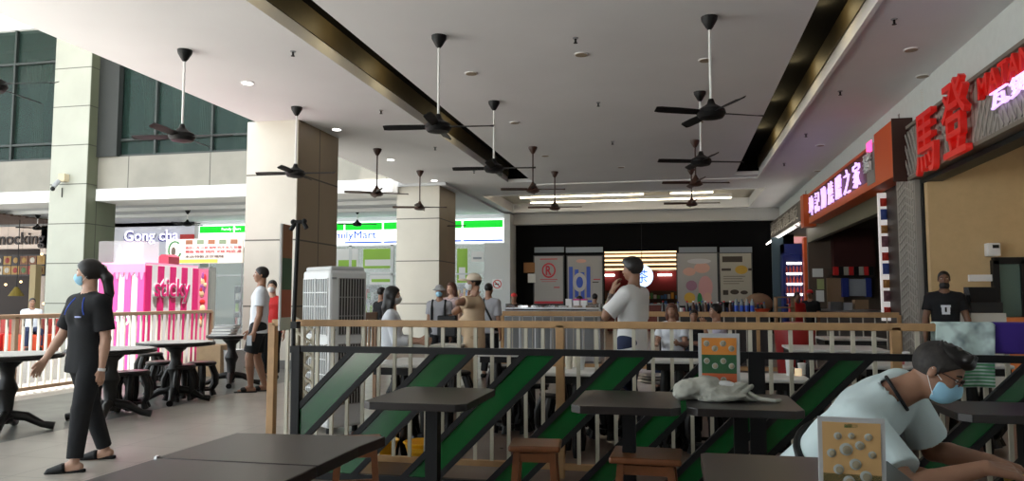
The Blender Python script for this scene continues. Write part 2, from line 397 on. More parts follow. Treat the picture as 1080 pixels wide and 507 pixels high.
# shop front wall and windows
pxr = PY(512, 300, SY).x
shopwall = mat('shop_wall', (.62, .64, .64), .5)
m = MB(); m.box(pxr, x1, SY - .1, SY + .3, 0, z0); m.box(x0 - 5, x1, SY, SY + .3, 4.45, 4.62); m.box(x0 - .3, x0, SY, SY + .3, 0, z1)
m.box(x1, x1 + .25, SY - .1, 30.1, 0, 4.62)
struct(m.build('wall_store', shopwall))
fr = mat('alu_frame', (.60, .62, .62), .35)
for i, (a, e) in enumerate(((-19.5, -17.6), (-17.6, -15.6), (-15.6, -13.0), (-13.0, -11.2), (-11.2, -9.2), (-9.2, pxr))):
    o = bpy.data.objects.new('window_%d' % (3 + i), None); col.objects.link(o); o.location = ((a + e) / 2, SY, 0); o['kind'] = 'structure'
    MB().box(a, e, SY + .05, SY + .06, .1, z0).build('glass', glass, o, world=True)
    f = MB()
    for x in (a, e - .06): f.box(x, x + .06, SY, SY + .1, 0, z0)
    for z in (.0, 2.25, z0 - .07): f.box(a, e, SY, SY + .1, z, z + .07)
    f.build('frame', fr, o, world=True)
# store interior
inner = mat('store_interior', (.60, .66, .60), .7)
m = MB(); m.box(-20, x1, 33, 33.2, 0, 4.4); m.box(-20, x1, SY + .3, 33, 4.2, 4.3); m.box(x1, x1 + .1, SY + .3, 33, 0, 4.3); m.box(-20.1, -20, SY + .3, 33, 0, 4.3)
struct(m.build('wall_store_inner', inner))
lamp = mat('panel_lamp', (1, 1, .97), emit=5)
for i, x in enumerate((-17, -14, -11, -8.2)):
    t = thing('panel_light', 'white ceiling panel light inside the convenience store, %s' % ['above the first shelf', 'above the second shelf', 'above the third shelf', 'above the doorway'][i], 'ceiling light', (x, 31, 4.15), group='panel lights in the store')
    MB().box(x - .6, x + .6, 30.7, 31.3, 4.16, 4.2).build('frame', white, t, world=True); MB().box(x - .56, x + .56, 30.74, 31.26, 4.14, 4.16).build('diffuser', lamp, t, world=True)
cols_g = [mat('pk_%d' % i, rgb(*c_), .5) for i, c_ in enumerate(((150, 190, 60), (230, 230, 220), (190, 60, 40), (60, 110, 170), (220, 160, 50), (70, 130, 70), (90, 60, 45), (190, 190, 190)))]
for i, x in enumerate((-18.2, -15.8, -13.2, -10.9, -8.8)):
    t = thing('store_shelf', 'shelf of packets behind the store window, %s' % ['next to the menu banner', 'behind the wide column', 'under the sign lettering', 'to one side of the farther column', 'behind the man in the beige cap'][i], 'shelf', (x, 30.4, 0), group='shelves in the store')
    MB().box(x - .85, x + .85, 30.3, 30.7, 0, .15).box(x - .85, x - .82, 30.3, 30.7, .15, 1.9).box(x + .82, x + .85, 30.3, 30.7, .15, 1.9).box(x - .85, x + .85, 30.68, 30.7, .15, 1.9).box(x - .85, x + .85, 30.3, 30.7, .7, .73).box(x - .85, x + .85, 30.3, 30.7, 1.25, 1.28).box(x - .85, x + .85, 30.3, 30.7, 1.85, 1.9).build('rack', greyp, t, world=True)
    m = MB()
    for zz in (.15, .73, 1.28):
        xx = x - .8
        while xx < x + .7:
            w_ = random.uniform(.08, .16); m.m(random.randrange(8)).box(xx, xx + w_, 30.33, 30.6, zz, zz + random.uniform(.25, .45)); xx += w_ + .015
    o = m.build('packets', cols_g, t, world=True); o['kind'] = 'stuff'
limem = mat('lime_print', rgb(150, 195, 70), .6)
for i, (a, e, za, zb, mt) in enumerate(((355, 378, 262, 284, 1), (383, 415, 262, 283, 0), (390, 415, 287, 300, 1), (482, 493, 262, 298, 0), (497, 510, 265, 276, 2))):
    p0 = PY(a, zb, SY + .03); p1 = PY(e, za, SY + .03)
    o = MB().m(0).box(p0.x, p1.x, SY + .02, SY + .04, p0.z, p1.z).m(1).box(p0.x + .08, p1.x - .08, SY + .012, SY + .02, p0.z + .1, p0.z + (p1.z - p0.z) * .45).build('window_poster', [[limem, white, white][mt], [white, limem, mat('grey_print', (.3, .33, .35), .6)][mt]])
    tag(o, ['white poster on store glass beside the wide column', 'large lime green poster on the store glass', 'small white poster below the lime green one', 'tall lime green poster beside the farther column', 'white poster with grey print on store glass near no smoking sign'][i], 'poster', 'posters on the store glass')
# no smoking sign
pc = PY(524.5, 299.5, SY - .1); t = thing('no_smoking_sign', 'square no smoking sign with red ring on pale wall', 'sign', (pc.x, SY - .1, pc.z - .2))
MB().box(pc.x - .2, pc.x + .2, SY - .115, SY - .1, pc.z - .22, pc.z + .2).build('board', whitep, t, world=True)
m = MB(); n_ = 28
for i in range(n_):
    a = 2 * math.pi * i / n_; a2 = 2 * math.pi * (i + 1) / n_
    m.bar((pc.x + .155 * math.cos(a), SY - .12, pc.z + .155 * math.sin(a)), (pc.x + .155 * math.cos(a2), SY - .12, pc.z + .155 * math.sin(a2)), .035, .01, up=(0, 1, 0))
m.bar((pc.x - .11, SY - .12, pc.z + .11), (pc.x + .11, SY - .12, pc.z - .11), .035, .01, up=(0, 1, 0))
m.build('red_ring', redm, t, world=True)
MB().box(pc.x - .1, pc.x + .07, SY - .125, SY - .115, pc.z - .02, pc.z + .02).build('cigarette', black, t, world=True)

# ---- lilac wall and lettering of the tea shop, the other shop far at the side
lil = mat('lilac_wall', rgb(236, 238, 250), .6)
gw0 = PY(112, 250, 29).x
m = MB(); m.box(gw0, x0 - .3, 29.0, 29.3, 2.6, 4.62); m.box(gw0, gw0 + .3, 29, 32, 0, 4.62)
struct(m.build('wall_tea_shop', lil))
struct(MB().box(gw0, x0 - .3, 32, 32.2, 0, 4.6).build('wall_tea_shop_inner', mat('tea_inner', (.30, .27, .27), .7)))
ga = PY(133, 256, 29); gb = PY(190, 243, 29)
t = thing('shop_lettering', 'violet and white Gong cha lettering on the lilac wall', 'shop sign', (ga.x, 28.95, ga.z))
text('letters', 'Gong cha', (ga.x, 28.9, ga.z - .08), FX, UZ, gb.x - ga.x, gb.z - ga.z + .12, .04, mat('lit_letters', (.9, .9, 1), emit=1.2), t, bold=.004)
text('letter_shadow', 'Gong cha', (ga.x - .06, 28.95, ga.z - .12), FX, UZ, gb.x - ga.x, gb.z - ga.z + .12, .05, mat('violet', rgb(60, 40, 150), .5), t, bold=.02)
rp = PY(197, 252, 28.9)
o = MB().box(rp.x - .3, rp.x + .3, 28.85, 28.98, rp.z - .25, rp.z + .2).build('red_shop_logo', redm); tag(o, 'small red square logo board beside the violet lettering', 'sign')
MQ = 27.0
mx1 = PY(50, 240, MQ).x
fas = mat('pinkish_fascia', rgb(242, 222, 208), .6, noise=.06, nscale=2)
m = MB(); m.box(-34, mx1, MQ, MQ + .3, 3.42, 4.36); m.box(mx1 - .3, mx1, MQ, 31, 0, 4.36)
struct(m.build('wall_cafe', fas))
slat = mat('slat_brown', (.09, .05, .035), .5)
m = MB()
for i in range(16): m.box(-34, -24.6, 21.6 + i * .34, 21.75 + i * .34, 4.44, 4.5)
struct(m.build('trim_12', slat))
ta = PY(-4, 262, MQ); tb = PY(49, 244, MQ)
t = thing('shop_lettering', 'dark lettering reading mocking on the pinkish fascia', 'shop sign', (ta.x, MQ - .05, ta.z))
text('letters', 'mocking', (ta.x, MQ - .05, ta.z - .02), FX, UZ, tb.x - ta.x, tb.z - ta.z, .05, mat('dark_letters', (.05, .035, .03), .5), t, bold=.01)
struct(MB().box(-36, mx1 + 3, 31, 31.2, 0, 4.4).build('wall_cafe_inner', mat('cafe_inner', (.035, .02, .014), .7)))
# menu pictures
pm = [mat('food_%d' % i, rgb(*c_), .5, emit=0) for i, c_ in enumerate(((120, 70, 35), (200, 190, 175), (150, 40, 25), (170, 130, 60), (80, 110, 60), (50, 35, 30)))]
pa = PY(0, 291, 26.9); pb = PY(50, 268, 26.9)
t = thing('menu_board', 'dark menu board with two rows of dish pictures under the pinkish fascia', 'menu board', ((pa.x + pb.x) / 2, 26.95, pa.z))
MB().box(pa.x - 5, pb.x, 26.92, 27.0, pa.z, pb.z).build('board', mat('board_dark', (.03, .02, .018), .5), t, world=True)
m = MB()
for r_ in range(2):
    for i in range(14):
        xa = pb.x - .12 - i * .42; za = pa.z + .06 + r_ * (pb.z - pa.z - .06) / 2
        m.m(random.randrange(6)).box(xa - .38, xa, 26.9, 26.92, za, za + .36); m.m(random.randrange(5)).ball((xa - .19, 26.9, za + .18), (.12, .02, .12), 6)
m.build('dish_pictures', pm, t, world=True)
# cafe pillar, counter
pp = PY(36, 300, 26.5); o = MB().box(pp.x - .14, pp.x + .14, 26.4, 26.7, 0, 2.7).build('timber_post', mat('yellow_wood', (.42, .32, .15), .5)); tag(o, 'yellowish square post standing in the dim cafe front', 'post')

# ------------------------------------------------------------------ far black wall: posters, opening
def poster(name, pa, pb, Y, label, base, shapes, cat='poster'):
    """pa lower-left pixel, pb upper-right pixel; shapes in 0..1 coordinates (x0,x1,z0,z1,matindex)"""
    a = PY(pa[0], pa[1], Y); b_ = PY(pb[0], pb[1], Y)
    t = thing(name, label, cat, ((a.x + b_.x) / 2, Y, a.z))
    MB().box(a.x, b_.x, Y - .05, Y, a.z, b_.z).build('board', base, t, world=True)
    f = MB(); w = .04
    f.box(a.x - w, a.x, Y - .07, Y, a.z - w, b_.z + w).box(b_.x, b_.x + w, Y - .07, Y, a.z - w, b_.z + w).box(a.x, b_.x, Y - .07, Y, b_.z, b_.z + w).box(a.x, b_.x, Y - .07, Y, a.z - w, a.z)
    f.build('frame', mat('dark_frame', (.05, .05, .052), .4), t, world=True)
    m = MB(); X = lambda u: a.x + (b_.x - a.x) * u; Z = lambda v: a.z + (b_.z - a.z) * v
    ms = []
    for si, s in enumerate(shapes):
        dy = si * .0012
        if s[-1] not in ms: ms.append(s[-1])
        m.m(ms.index(s[-1]))
        if s[0] == 'o': m.prism([(X(s[1]) + s[3] * (b_.x - a.x) * math.cos(q_ * math.pi / 14), Y - .052 - dy, Z(s[2]) + s[4] * (b_.z - a.z) * math.sin(q_ * math.pi / 14)) for q_ in range(28)], (0, .003, 0))
        else: m.box(X(s[0]), X(s[1]), Y - .054 - dy, Y - .05, Z(s[2]), Z(s[3]))
    if shapes: m.build('print', ms, t, world=True)
    return t, a, b_
redp = mat('red_print', rgb(190, 45, 60), .5); greyprint = mat('faint_grey', (.32, .31, .30), .6)
panelm = mat('poster_grey', (.36, .35, .34), .45); blueprint = mat('blue_print', rgb(60, 90, 190), .5); peach = mat('peach_print', rgb(205, 160, 145), .5)
creamp = mat('cream_print', (.42, .39, .32), .5); yellowp = mat('yellow_print', rgb(200, 160, 60), .5); dkbr = mat('darkbrown_print', (.05, .035, .025), .5)
YB = 29.98
t, a, b_ = poster('poster', (564, 320), (594, 270), YB, 'grey poster with round red emblem on the far black wall', panelm,
    [('o', .5, .70, .24, .16, redp), ('o', .5, .70, .19, .125, panelm), (.3, .7, .62, .625, redp), (.2, .8, .5, .515, redp), (.25, .75, .46, .47, redp), (.2, .55, .36, .365, greyprint), (.2, .7, .32, .325, greyprint), (.2, .6, .28, .285, greyprint), (.68, .88, .33, .35, redp), (.0, 1, 0, .05, redp), (.2, .8, .93, .95, redp)])
text('emblem', 'R', (a.x + (b_.x - a.x) * .40, YB - .08, a.z + (b_.z - a.z) * .60), FX, UZ, (b_.x - a.x) * .2, (b_.z - a.z) * .2, .02, redp, t, bold=.02)
blu = [(.04 + i * .17, .15 + i * .17, .08 + .05 * (i % 2), .78 - .06 * (i % 3), blueprint) for i in range(4)]
poster('poster', (599, 320), (635, 270), YB, 'grey poster with tall blue banner figures beside the red emblem poster', panelm,
    blu + [('o', .35, .45, .2, .2, mat('pale_print', (.5, .5, .52), .5)), ('o', .35, .45, .1, .12, blueprint), (.75, .95, .5, .52, redp), (.72, .9, .44, .46, dkbr), (.1, .7, .03, .07, blueprint), ('o', .4, .9, .15, .04, peach)])
poster('poster', (715, 322), (756, 267), YB, 'pale poster with peach coloured food pictures beside the opening', panelm,
    [('o', .3, .65, .16, .08, peach), ('o', .62, .72, .2, .1, peach), ('o', .35, .38, .14, .1, mat('mauve_print', rgb(150, 110, 130), .5)), ('o', .7, .35, .18, .22, mat('rose_print', rgb(200, 150, 150), .5)), ('o', .3, .15, .14, .1, yellowp), ('o', .55, .12, .06, .12, greenp), ('o', .75, .15, .1, .1, peach), ('o', .55, .85, .3, .05, mat('pale_print', (.5, .5, .52), .5))])
poster('poster', (760, 318), (792, 267), YB, 'cream menu poster with dark heading and yellow dish at corner', creamp,
    [(.08, .72, .82, .94, dkbr), (.05, .35, .64, .69, dkbr), (.9, 1, .64, .69, dkbr), ('o', .68, .66, .2, .09, yellowp), (.1, .8, .52, .53, dkbr), (.1, .7, .47, .48, dkbr), (.1, .75, .42, .43, dkbr), (.1, .6, .37, .38, dkbr), (.08, .25, .14, .24, dkbr), ('o', .45, .2, .14, .05, dkbr), ('o', .75, .19, .12, .04, dkbr)])
# clerestory strips above posters
m = MB()
for a_, e_ in ((564, 595), (597, 636), (716, 756), (759, 793)):
    p = PY(a_, 267, 29.97); q = PY(e_, 263, 29.97); m.box(p.x, q.x, 29.9, 29.97, p.z + .02, q.z + .1)
struct(m.build('trim_13', mat('dim_glass_strip', (.22, .25, .28), .2)))
o = MB().m(0).box(-5.93, -5.48, 29.9, 29.98, 2.35, 2.75).m(1).box(-5.75, -5.45, 29.86, 29.98, 1.95, 2.3).build('notice', [mat('tan_notice', rgb(150, 100, 50), .6), paper]); tag(o, 'tan notice with white sheet beneath pinned on the black wall', 'notice')
# room behind the opening
rw = mat('dark_red_wall', rgb(120, 22, 24), .6)
m = MB(); m.box(-6.4, 5, 56, 56.2, 0, 4.2); m.box(-6.5, -6.4, 30.3, 56, 0, 4.2); m.box(5, 5.1, 30.3, 56, 0, 4.2)
struct(m.build('wall_inner_room', rw))
struct(MB().box(-6.4, 5, 30.3, 56, 3.32, 3.4).build('ceiling_inner_room', mat('wood_ceiling', (.28, .16, .08), .6)))
for i in range(5):
    y = (31.5, 34.5, 38.5, 43.5, 50)[i]
    o = MB().box(-6.2, 4.5, y, y + .14 + .04 * i, 3.2, 3.28).build('batten_light', mat('warm_batten', (1, .72, .40), emit=2.2)); tag(o, 'warm lit ceiling batten in the red walled room, number %s from its doorway' % ['one', 'two', 'three', 'four', 'five'][i], 'ceiling light', 'battens in the red room')
for i, x in enumerate((-5.3, -2.9, -1.2, .3)):
    o = MB().box(x, x + 1.0, 55.6, 56.0, 2.95, 3.1).build('wall_lamp', mat('white_glow', (1, .95, .85), emit=4)); tag(o, 'small white lamp high on the deep red wall, ' + ['closest to the blue poster', 'second from the blue poster', 'just before the round sign', 'beyond the round sign'][i], 'lamp', 'lamps on the red wall')
pc = PY(677, 291, 29.6)
t = thing('round_sign', 'round glowing white and blue sign hanging in the opening', 'sign', (pc.x, 29.6, pc.z - .42))
m = MB(); m.prism([(pc.x + .43 * math.cos(i * math.pi / 16), 29.66, pc.z + .43 * math.sin(i * math.pi / 16)) for i in range(32)], (0, -.1, 0)); m.build('disc', mat('disc_glow', rgb(200, 225, 250), emit=1.6), t, world=True)
text('marks', '茶', (pc.x - .22, 29.55, pc.z - .26), FX, UZ, .45, .5, .02, lit_blue, t)
MB().bar((pc.x, 29.6, pc.z + .42), (pc.x, 29.6, 4.25), .02).build('hanger', black, t, world=True)
for i, (x, y) in enumerate(((-3.6, 37), (-2.3, 40), (-.6, 37.5), (.6, 41), (-4.6, 45), (-1.6, 46))):
    t = thing('display_rack', 'low display rack of coloured goods in the red room, ' + ['nearest one beside the blue poster', 'second one deeper in', 'middle one before the round sign', 'one by the peach poster', 'deep one by the blue poster', 'deepest one at the centre'][i], 'display rack', (x, y, 0), group='racks in the red room')
    MB().box(x - .6, x + .6, y, y + .5, 0, .9).box(x - .6, x + .6, y + .4, y + .5, .9, 1.7).build('rack', mat('rack_dark', (.06, .03, .02), .6), t, world=True)
    m = MB()
    for zz in (.9, 1.3):
        for k in range(7): m.m(random.randrange(8)).box(x - .58 + k * .165, x - .45 + k * .165, y + .1, y + .38, zz, zz + random.uniform(.15, .33))
    m.build('goods', cols_g, t, world=True)['kind'] = 'stuff'
# counter inside the opening with red and white clutter
t = thing('service_counter', 'dark counter crossing the opening in the far wall', 'counter', (-1.3, 31.3, 0))
MB().box(-2.7, .1, 31, 31.6, 0, 1.05).build('body', mat('counter_red', (.16, .03, .02), .5), t, world=True); MB().box(-2.75, .15, 30.95, 31.65, 1.05, 1.1).build('worktop', greyp, t, world=True)

# ------------------------------------------------------------------ shops along the right-hand side
# nearest shop: red characters
brick_pale = joint_mat('patterned_panel', (.30, .275, .245), 0, 0, .02, vert=[('Y', 0, .12)])
def yx(px, X=WX): return PX(px, 200, X).y
Ya = yx(952); Yb = yx(972)                  # pilaster
SFX = WX - .12
zt = 4.02; zb = 3.24
t = thing('shop_sign', 'patterned grey signboard with big red characters and MATANG lettering', 'shop sign', (SFX, 10.5, zb))
MB().box(SFX, WX, 6.0, Yb - .01, zb, zt).build('board', brick_pale, t, world=True)
m = MB()
yy = 6.2
while yy < Yb - .2:                    # chevron ribs
    k = int((yy - 6.2) / .9)
    for j in range(5):
        s_ = 1 if k % 2 else -1
        m.bar((SFX - .006, yy + .05 + j * .16, zb + .05), (SFX - .006, yy + .05 + j * .16 + s_ * .45, zt - .05), .045, .012, up=(1, 0, 0))
    yy += .9
m.build('chevron_ribs', mat('rib_grey', (.37, .345, .31), .6), t, world=True)
m = MB(); m.box(SFX - .05, WX, 6.0, Yb + .1, zt, zt + .05); m.box(SFX - .05, WX, 6.0, Yb + .1, zb - .05, zb); m.build('edging', mat('taupe', (.20, .17, .14), .6), t, world=True)
R1 = PX(966, 120, 3.62); R2 = PX(995, 110, 3.62); R3 = PX(1025, 90, 3.62)
redlit = mat('red_letters', (.75, .02, .015), .4, emit=.12)
text('big_character', '馬', (3.66, R1.y, 3.12), BY, UZ, (R1.y - R2.y) * .72, .90, .08, redlit, t, bold=.004)
text('big_character', '登', (3.66, R2.y, 3.16), BY, UZ, (R2.y - R3.y) * .86, 1.02, .08, redlit, t, bold=.004)
M1 = PX(1035, 106, 3.68); M2 = PX(1035, 82, 3.68)
text('lettering', 'MATANG', (3.70, M1.y, M1.z), BY, UZ, 1.75, M2.z - M1.z, .06, redlit, t, bold=.012)
N1 = PX(1047, 117, 3.68); N2 = PX(1047, 97, 3.68)
neon = mat('neon_violet', rgb(220, 185, 255), emit=1.3)
text('neon_lettering', '瓦煲美食', (3.68, N1.y, N1.z), BY, UZ, 2.1, N2.z - N1.z, .03, neon, t)
o = thing('pilaster', 'grey patterned pilaster between the two shop fronts', 'pilaster', (WX, (Ya + Yb) / 2, 0))
MB().box(WX - .1, WX + .3, Yb, Ya, 0, 4.02).build('shaft', brick_pale, o, world=True)
m = MB()
for k in range(28):
    z = .15 + k * .13; m.bar((WX - .105, Yb + .1, z), (WX - .105, (Ya + Yb) / 2, z + .12), .03, .012, up=(1, 0, 0)).bar((WX - .105, (Ya + Yb) / 2, z + .12), (WX - .105, Ya - .1, z), .03, .012, up=(1, 0, 0))
m.build('chevron_ribs', MATS['rib_grey'], o, world=True)
# interior of nearest shop
beige = mat('beige_wall', rgb(200, 172, 128), .7, noise=.04)
Yw = 12.75; xc = PY(1067, 250, Yw).x
m = MB(); m.box(WX + .0, 8.5, Yw, Yw + .15, 0, 4.6)
struct(m.build('wall_shop', beige))
struct(MB().box(xc + .35, xc + .5, 5, Yw, 0, 4.6).build('wall_shop_side', beige))
struct(MB().box(WX + .25, xc + .5, 5, Yw, 4.0, 4.1).build('ceiling_shop', mat('dim_ceiling', (.35, .31, .25), .8)))
o = thing('shutter_frame', 'black shutter frame lining the nearest shop opening', 'frame', (WX, Yb, 0)); MB().box(WX - .02, WX + .12, Yb - .12, Yb - .01, 0, zb - .13).build('upright', black, o, world=True); MB().box(WX - .02, WX + .22, 7.1, Yb - .01, zb - .13, zb - .06).build('head_bar', black, o, world=True)
# black framed window on beige wall
wa = PY(1049, 336, Yw - .02); wb = PY(1085, 274, Yw - .02)
o = bpy.data.objects.new('window_12', None); col.objects.link(o); o.location = (wa.x, Yw, wa.z); o['kind'] = 'structure'
MB().box(wa.x, wb.x + .3, Yw - .05, Yw, wa.z, wb.z).build('glass', mat('shop_window_glass', (.10, .17, .15), .2), o, world=True)
m = MB(); m.box(wa.x - .02, wa.x + .07, Yw - .1, Yw, wa.z, wb.z); m.box(wa.x, wb.x + .3, Yw - .1, Yw, wb.z - .06, wb.z + .04); m.box(wa.x, wb.x + .3, Yw - .1, Yw, wa.z - .06, wa.z + .03); m.box(wa.x + .36, wa.x + .44, Yw - .1, Yw, wa.z, wb.z)
m.build('frame', black, o, world=True)
p = PY(1046, 262, Yw - .05); t = thing('wall_dispenser', 'small white box with black spot fixed to beige wall', 'dispenser', (p.x, Yw - .1, p.z - .1))
MB().box(p.x - .09, p.x + .09, Yw - .14, Yw, p.z - .12, p.z + .08).build('case', whitep, t, world=True, bevel=.015); MB().box(p.x - .02, p.x + .06, Yw - .16, Yw - .14, p.z, p.z + .05).build('spot', black, t, world=True)
p = PY(1036, 293, Yw - .05); o = MB().box(p.x - .18, p.x + .18, Yw - .06, Yw, p.z - .05, p.z + .05).build('wall_label', whitep); tag(o, 'white horizontal strip fixed on the beige wall above the till', 'wall fitting')
# till counter, register and monitor
cy = 10.9
p0 = PY(1024, 330, cy); p1 = PY(1062, 347, cy)
t = thing('till_counter', 'white till counter inside the nearest shop', 'counter', (p0.x, cy, 0))
MB().box(p0.x, p1.x, cy, cy + .6, 0, p0.z).build('body', mat('counter_white', (.5, .49, .44), .5), t, world=True); MB().box(p1.x, xc + .3, cy, cy + .6, 0, p0.z - .06).build('side_body', orange, t, world=True)
t = thing('cash_register', 'black cash register standing on the white till counter', 'cash register', ((p0.x + p1.x) / 2 + .1, cy + .3, p0.z))
xr = PY(1045, 320, cy).x
MB().box(xr - .2, xr + .18, cy + .1, cy + .45, p0.z, p0.z + .14).build('drawer_box', black, t, world=True, bevel=.01)
MB().prism([(xr - .17, cy + .15, p0.z + .14), (xr - .17, cy + .42, p0.z + .14), (xr - .17, cy + .42, p0.z + .34), (xr - .17, cy + .25, p0.z + .34)], (.34, 0, 0)).build('display', mat('screen_black', (.015, .016, .018), .25), t, world=True)
p = PY(1021, 318, cy); t = thing('phone_stand', 'small black terminal tilted beside the cash register', 'terminal', (p0.x + .08, cy + .2, p0.z))
MB().bar((p0.x + .1, cy + .2, p0.z), (p0.x + .1, cy + .2, p0.z + .12), .03).build('stem', black, t, world=True)
MB().prism([(p0.x - .02, cy + .18, p0.z + .1), (p0.x + .14, cy + .18, p0.z + .06), (p0.x + .2, cy + .24, p0.z + .2), (p0.x + .04, cy + .24, p0.z + .24)], (0, .02, .0)).build('screen', black, t, world=True)

# second shop: violet neon sign
S2 = WX - .3
def y2(px): return PX(px, 200, S2).y
sa = y2(853); sb = y2(944); so = y2(925)
z0 = 3.36; z1 = 4.08
t = thing('shop_sign', 'orange and dark red signboard with violet neon characters and XO', 'shop sign', (S2, (sa + sb) / 2, z0))
MB().box(S2, WX, so, sa, z0, z1).build('board', mat('board_red', rgb(90, 22, 16), .5), t, world=True)
m = MB(); m.box(S2 - .02, WX, so, sa, z0 - .06, z0 + .1); m.box(S2 - .02, WX, so, sa, z1 - .04, z1 + .02); m.box(S2 - .02, WX, sb, so, z0 - .06, z1 + .15); m.build('orange_border', mat('board_orange', rgb(215, 90, 35), .5), t, world=True)
MB().box(S2 - .02, WX + .1, sb - .02, sb, z0 - .15, z1 + .18).build('end_panel', mat('end_brown', rgb(60, 32, 24), .6), t, world=True)
MB().box(S2 - .03, S2, so, so + .55, z0 + .02, z1).build('grey_panel', mat('panel_grey2', (.25, .24, .22), .5), t, world=True)
for ci, ch in enumerate(('坤', '記', 'XO', '燒', '臘', '之', '家')): text('neon_character', ch, (S2 - .03, sa - .3 - ci * (sa - so) * .122, z0 + .10), BY, UZ, (sa - so) * .078, .50, .04, neon, t, bold=-.014)
text('neon_badge', '豬', (S2 - .06, so + .55, z0 + .25), BY, UZ, .5, .35, .04, whitep, t)
MB().box(S2 - .05, S2 - .03, so + .1, so + .45, z1 - .12, z1 + .08).build('pink_lamp', mat('pink_lit', rgb(255, 90, 170), emit=1.5), t, world=True)
# dark pillar with light box
pd0 = PX(954, 250, WX).y; pd1 = PX(936, 250, WX).y
o = thing('pillar', 'dark brown pillar beside the lit food picture strip', 'pillar', (WX, (pd0 + pd1) / 2, 0))
MB().box(WX - .01, WX + .3, pd0, pd1, 0, 3.3).build('shaft', mat('pillar_brown', (.028, .014, .010), .5), o, world=True)
t = thing('light_box', 'narrow lit strip of dish pictures standing by the dark pillar', 'light box', (WX - .28, pd1, .9))
lw0 = PY(928, 250, pd1); lw1 = PY(937, 250, pd1)
MB().box(lw0.x - .02, lw1.x + .0, pd1 - .06, pd1 + .02, .9, 3.25).build('panel', mat('strip_white', (.9, .85, .82), emit=.35), t, world=True)
m = MB(); z = 1.0
for i in range(9):
    m.m(i % 4).box(lw0.x + .01, lw1.x - .02, pd1 - .068, pd1 - .06, z, z + .15 + .05 * (i % 2)).ball(((lw0.x + lw1.x) / 2 + .0, pd1 - .07, z + .08), ((lw1.x - lw0.x) * .3, .01, .06), 6); z += .25
m.build('picture_print', [mat('dish_a', rgb(190, 50, 35), .5), mat('dish_b', rgb(120, 80, 90), .5), mat('dish_c', rgb(170, 120, 60), .5), mat('dish_d', rgb(60, 80, 150), .5)], t, world=True)
# interior of second shop
dkred = mat('dark_red_panel', rgb(58, 18, 16), .5)
m = MB(); m.box(7.2, 7.4, 13.2, 31, 0, 4.5); m.box(WX, 7.4, 23.6, 23.8, 0, 4.5); m.box(WX, 7.4, Ya, Ya + .1, 0, 4.5)
struct(m.build('wall_kitchen', mat('kitchen_wall', (.10, .07, .05), .7)))
struct(MB().box(WX, 7.4, Ya, 31, 3.7, 3.8).build('ceiling_kitchen', mat('kitchen_ceiling', (.10, .09, .07), .7)))
# lintel behind sign
struct(MB().box(WX, WX + .15, pd1, 23.6, 2.95, 3.4).build('trim_14', mat('olive_lintel', (.10, .09, .05), .5)))
def frontal(name, px0, px1, py0, py1, Y, d, mats, label, cat, parent=None):
    a = PY(px0, py1, Y); b_ = PY(px1, py0, Y)
    o = MB().box(a.x, b_.x, Y, Y + d, a.z, b_.z).build(name, mats, parent, world=True)
    if parent is None: tag(o, label, cat)
    return o
frontal('wall_cabinet', 880, 922, 240, 283, 23.2, .4, dkred, 'dark red cabinet high on the kitchen back wall', 'cabinet')
t = thing('spice_shelf', 'shelf of red and black jars below the dark red cabinet', 'shelf', (5, 23.2, 2)); 
frontal('board', 878, 924, 290, 292, 23.1, .4, darkwood, '', '', t)
m = MB()
for i in range(8):
    a = PY(880 + i * 5.3, 290, 23.1); m.m(i % 3).box(a.x, a.x + .12, 23.12, 23.3, a.z, a.z + .24)
m.build('jars', [redm, black, creamp], t, world=True)
t = thing('kitchen_hatch', 'whitish hatch with blue curtains in the kitchen back wall', 'hatch', (5.5, 23.4, 1.2))
frontal('panel', 895, 915, 294, 312, 23.3, .2, mat('hatch_white', (.35, .36, .38), .5), '', '', t); frontal('curtain', 889, 895, 293, 313, 23.25, .2, mat('curtain_blue', rgb(30, 45, 120), .7), '', '', t); frontal('curtain', 914, 919, 293, 313, 23.25, .2, MATS['curtain_blue'], '', '', t)
frontal('kitchen_splashback', 873, 889, 293, 325, 23.45, .1, mat('tile_tan', rgb(150, 120, 90), .5), 'tan tiled splashback beside the hatch', 'splashback')
for i, (a, e, s_, f_) in enumerate(((857, 868, 283, 292), (862, 869, 294, 305), (861, 869, 306, 318))):
    frontal('notice_sheet', a, e, s_, f_, 22.9, .02, [paper, mat('pale_green_paper', rgb(170, 175, 120), .6), paper][i], ['white sheet topmost of three hanging in the kitchen', 'pale green sheet hanging between two white sheets', 'white sheet lowest of three hanging in the kitchen'][i], 'notice')
for i, (a, e, s_, f_, mt, lb) in enumerate(((890, 899, 319, 327, 'hatch_white', 'white tub on the kitchen counter'), (876, 888, 318, 327, 'steel', 'steel pot on the kitchen counter'), (902, 916, 316, 326, 'tile_tan', 'tan carton on the kitchen counter'))):
    frontal(['tub', 'pot', 'carton'][i], a, e, s_, f_, 19.6, .3, MATS[mt], lb, ['tub', 'pot', 'carton'][i])
t = thing('kitchen_counter', 'dark serving counter along the second shop front', 'counter', (4.2, 19, 0))
MB().box(WX + .1, 4.9, pd1 + .2, 23.0, 0, .98).build('body', mat('dark_counter', (.03, .025, .022), .5), t, world=True); MB().box(WX + .05, 4.95, pd1 + .2, 23.0, .98, 1.02).build('worktop', steel, t, world=True)
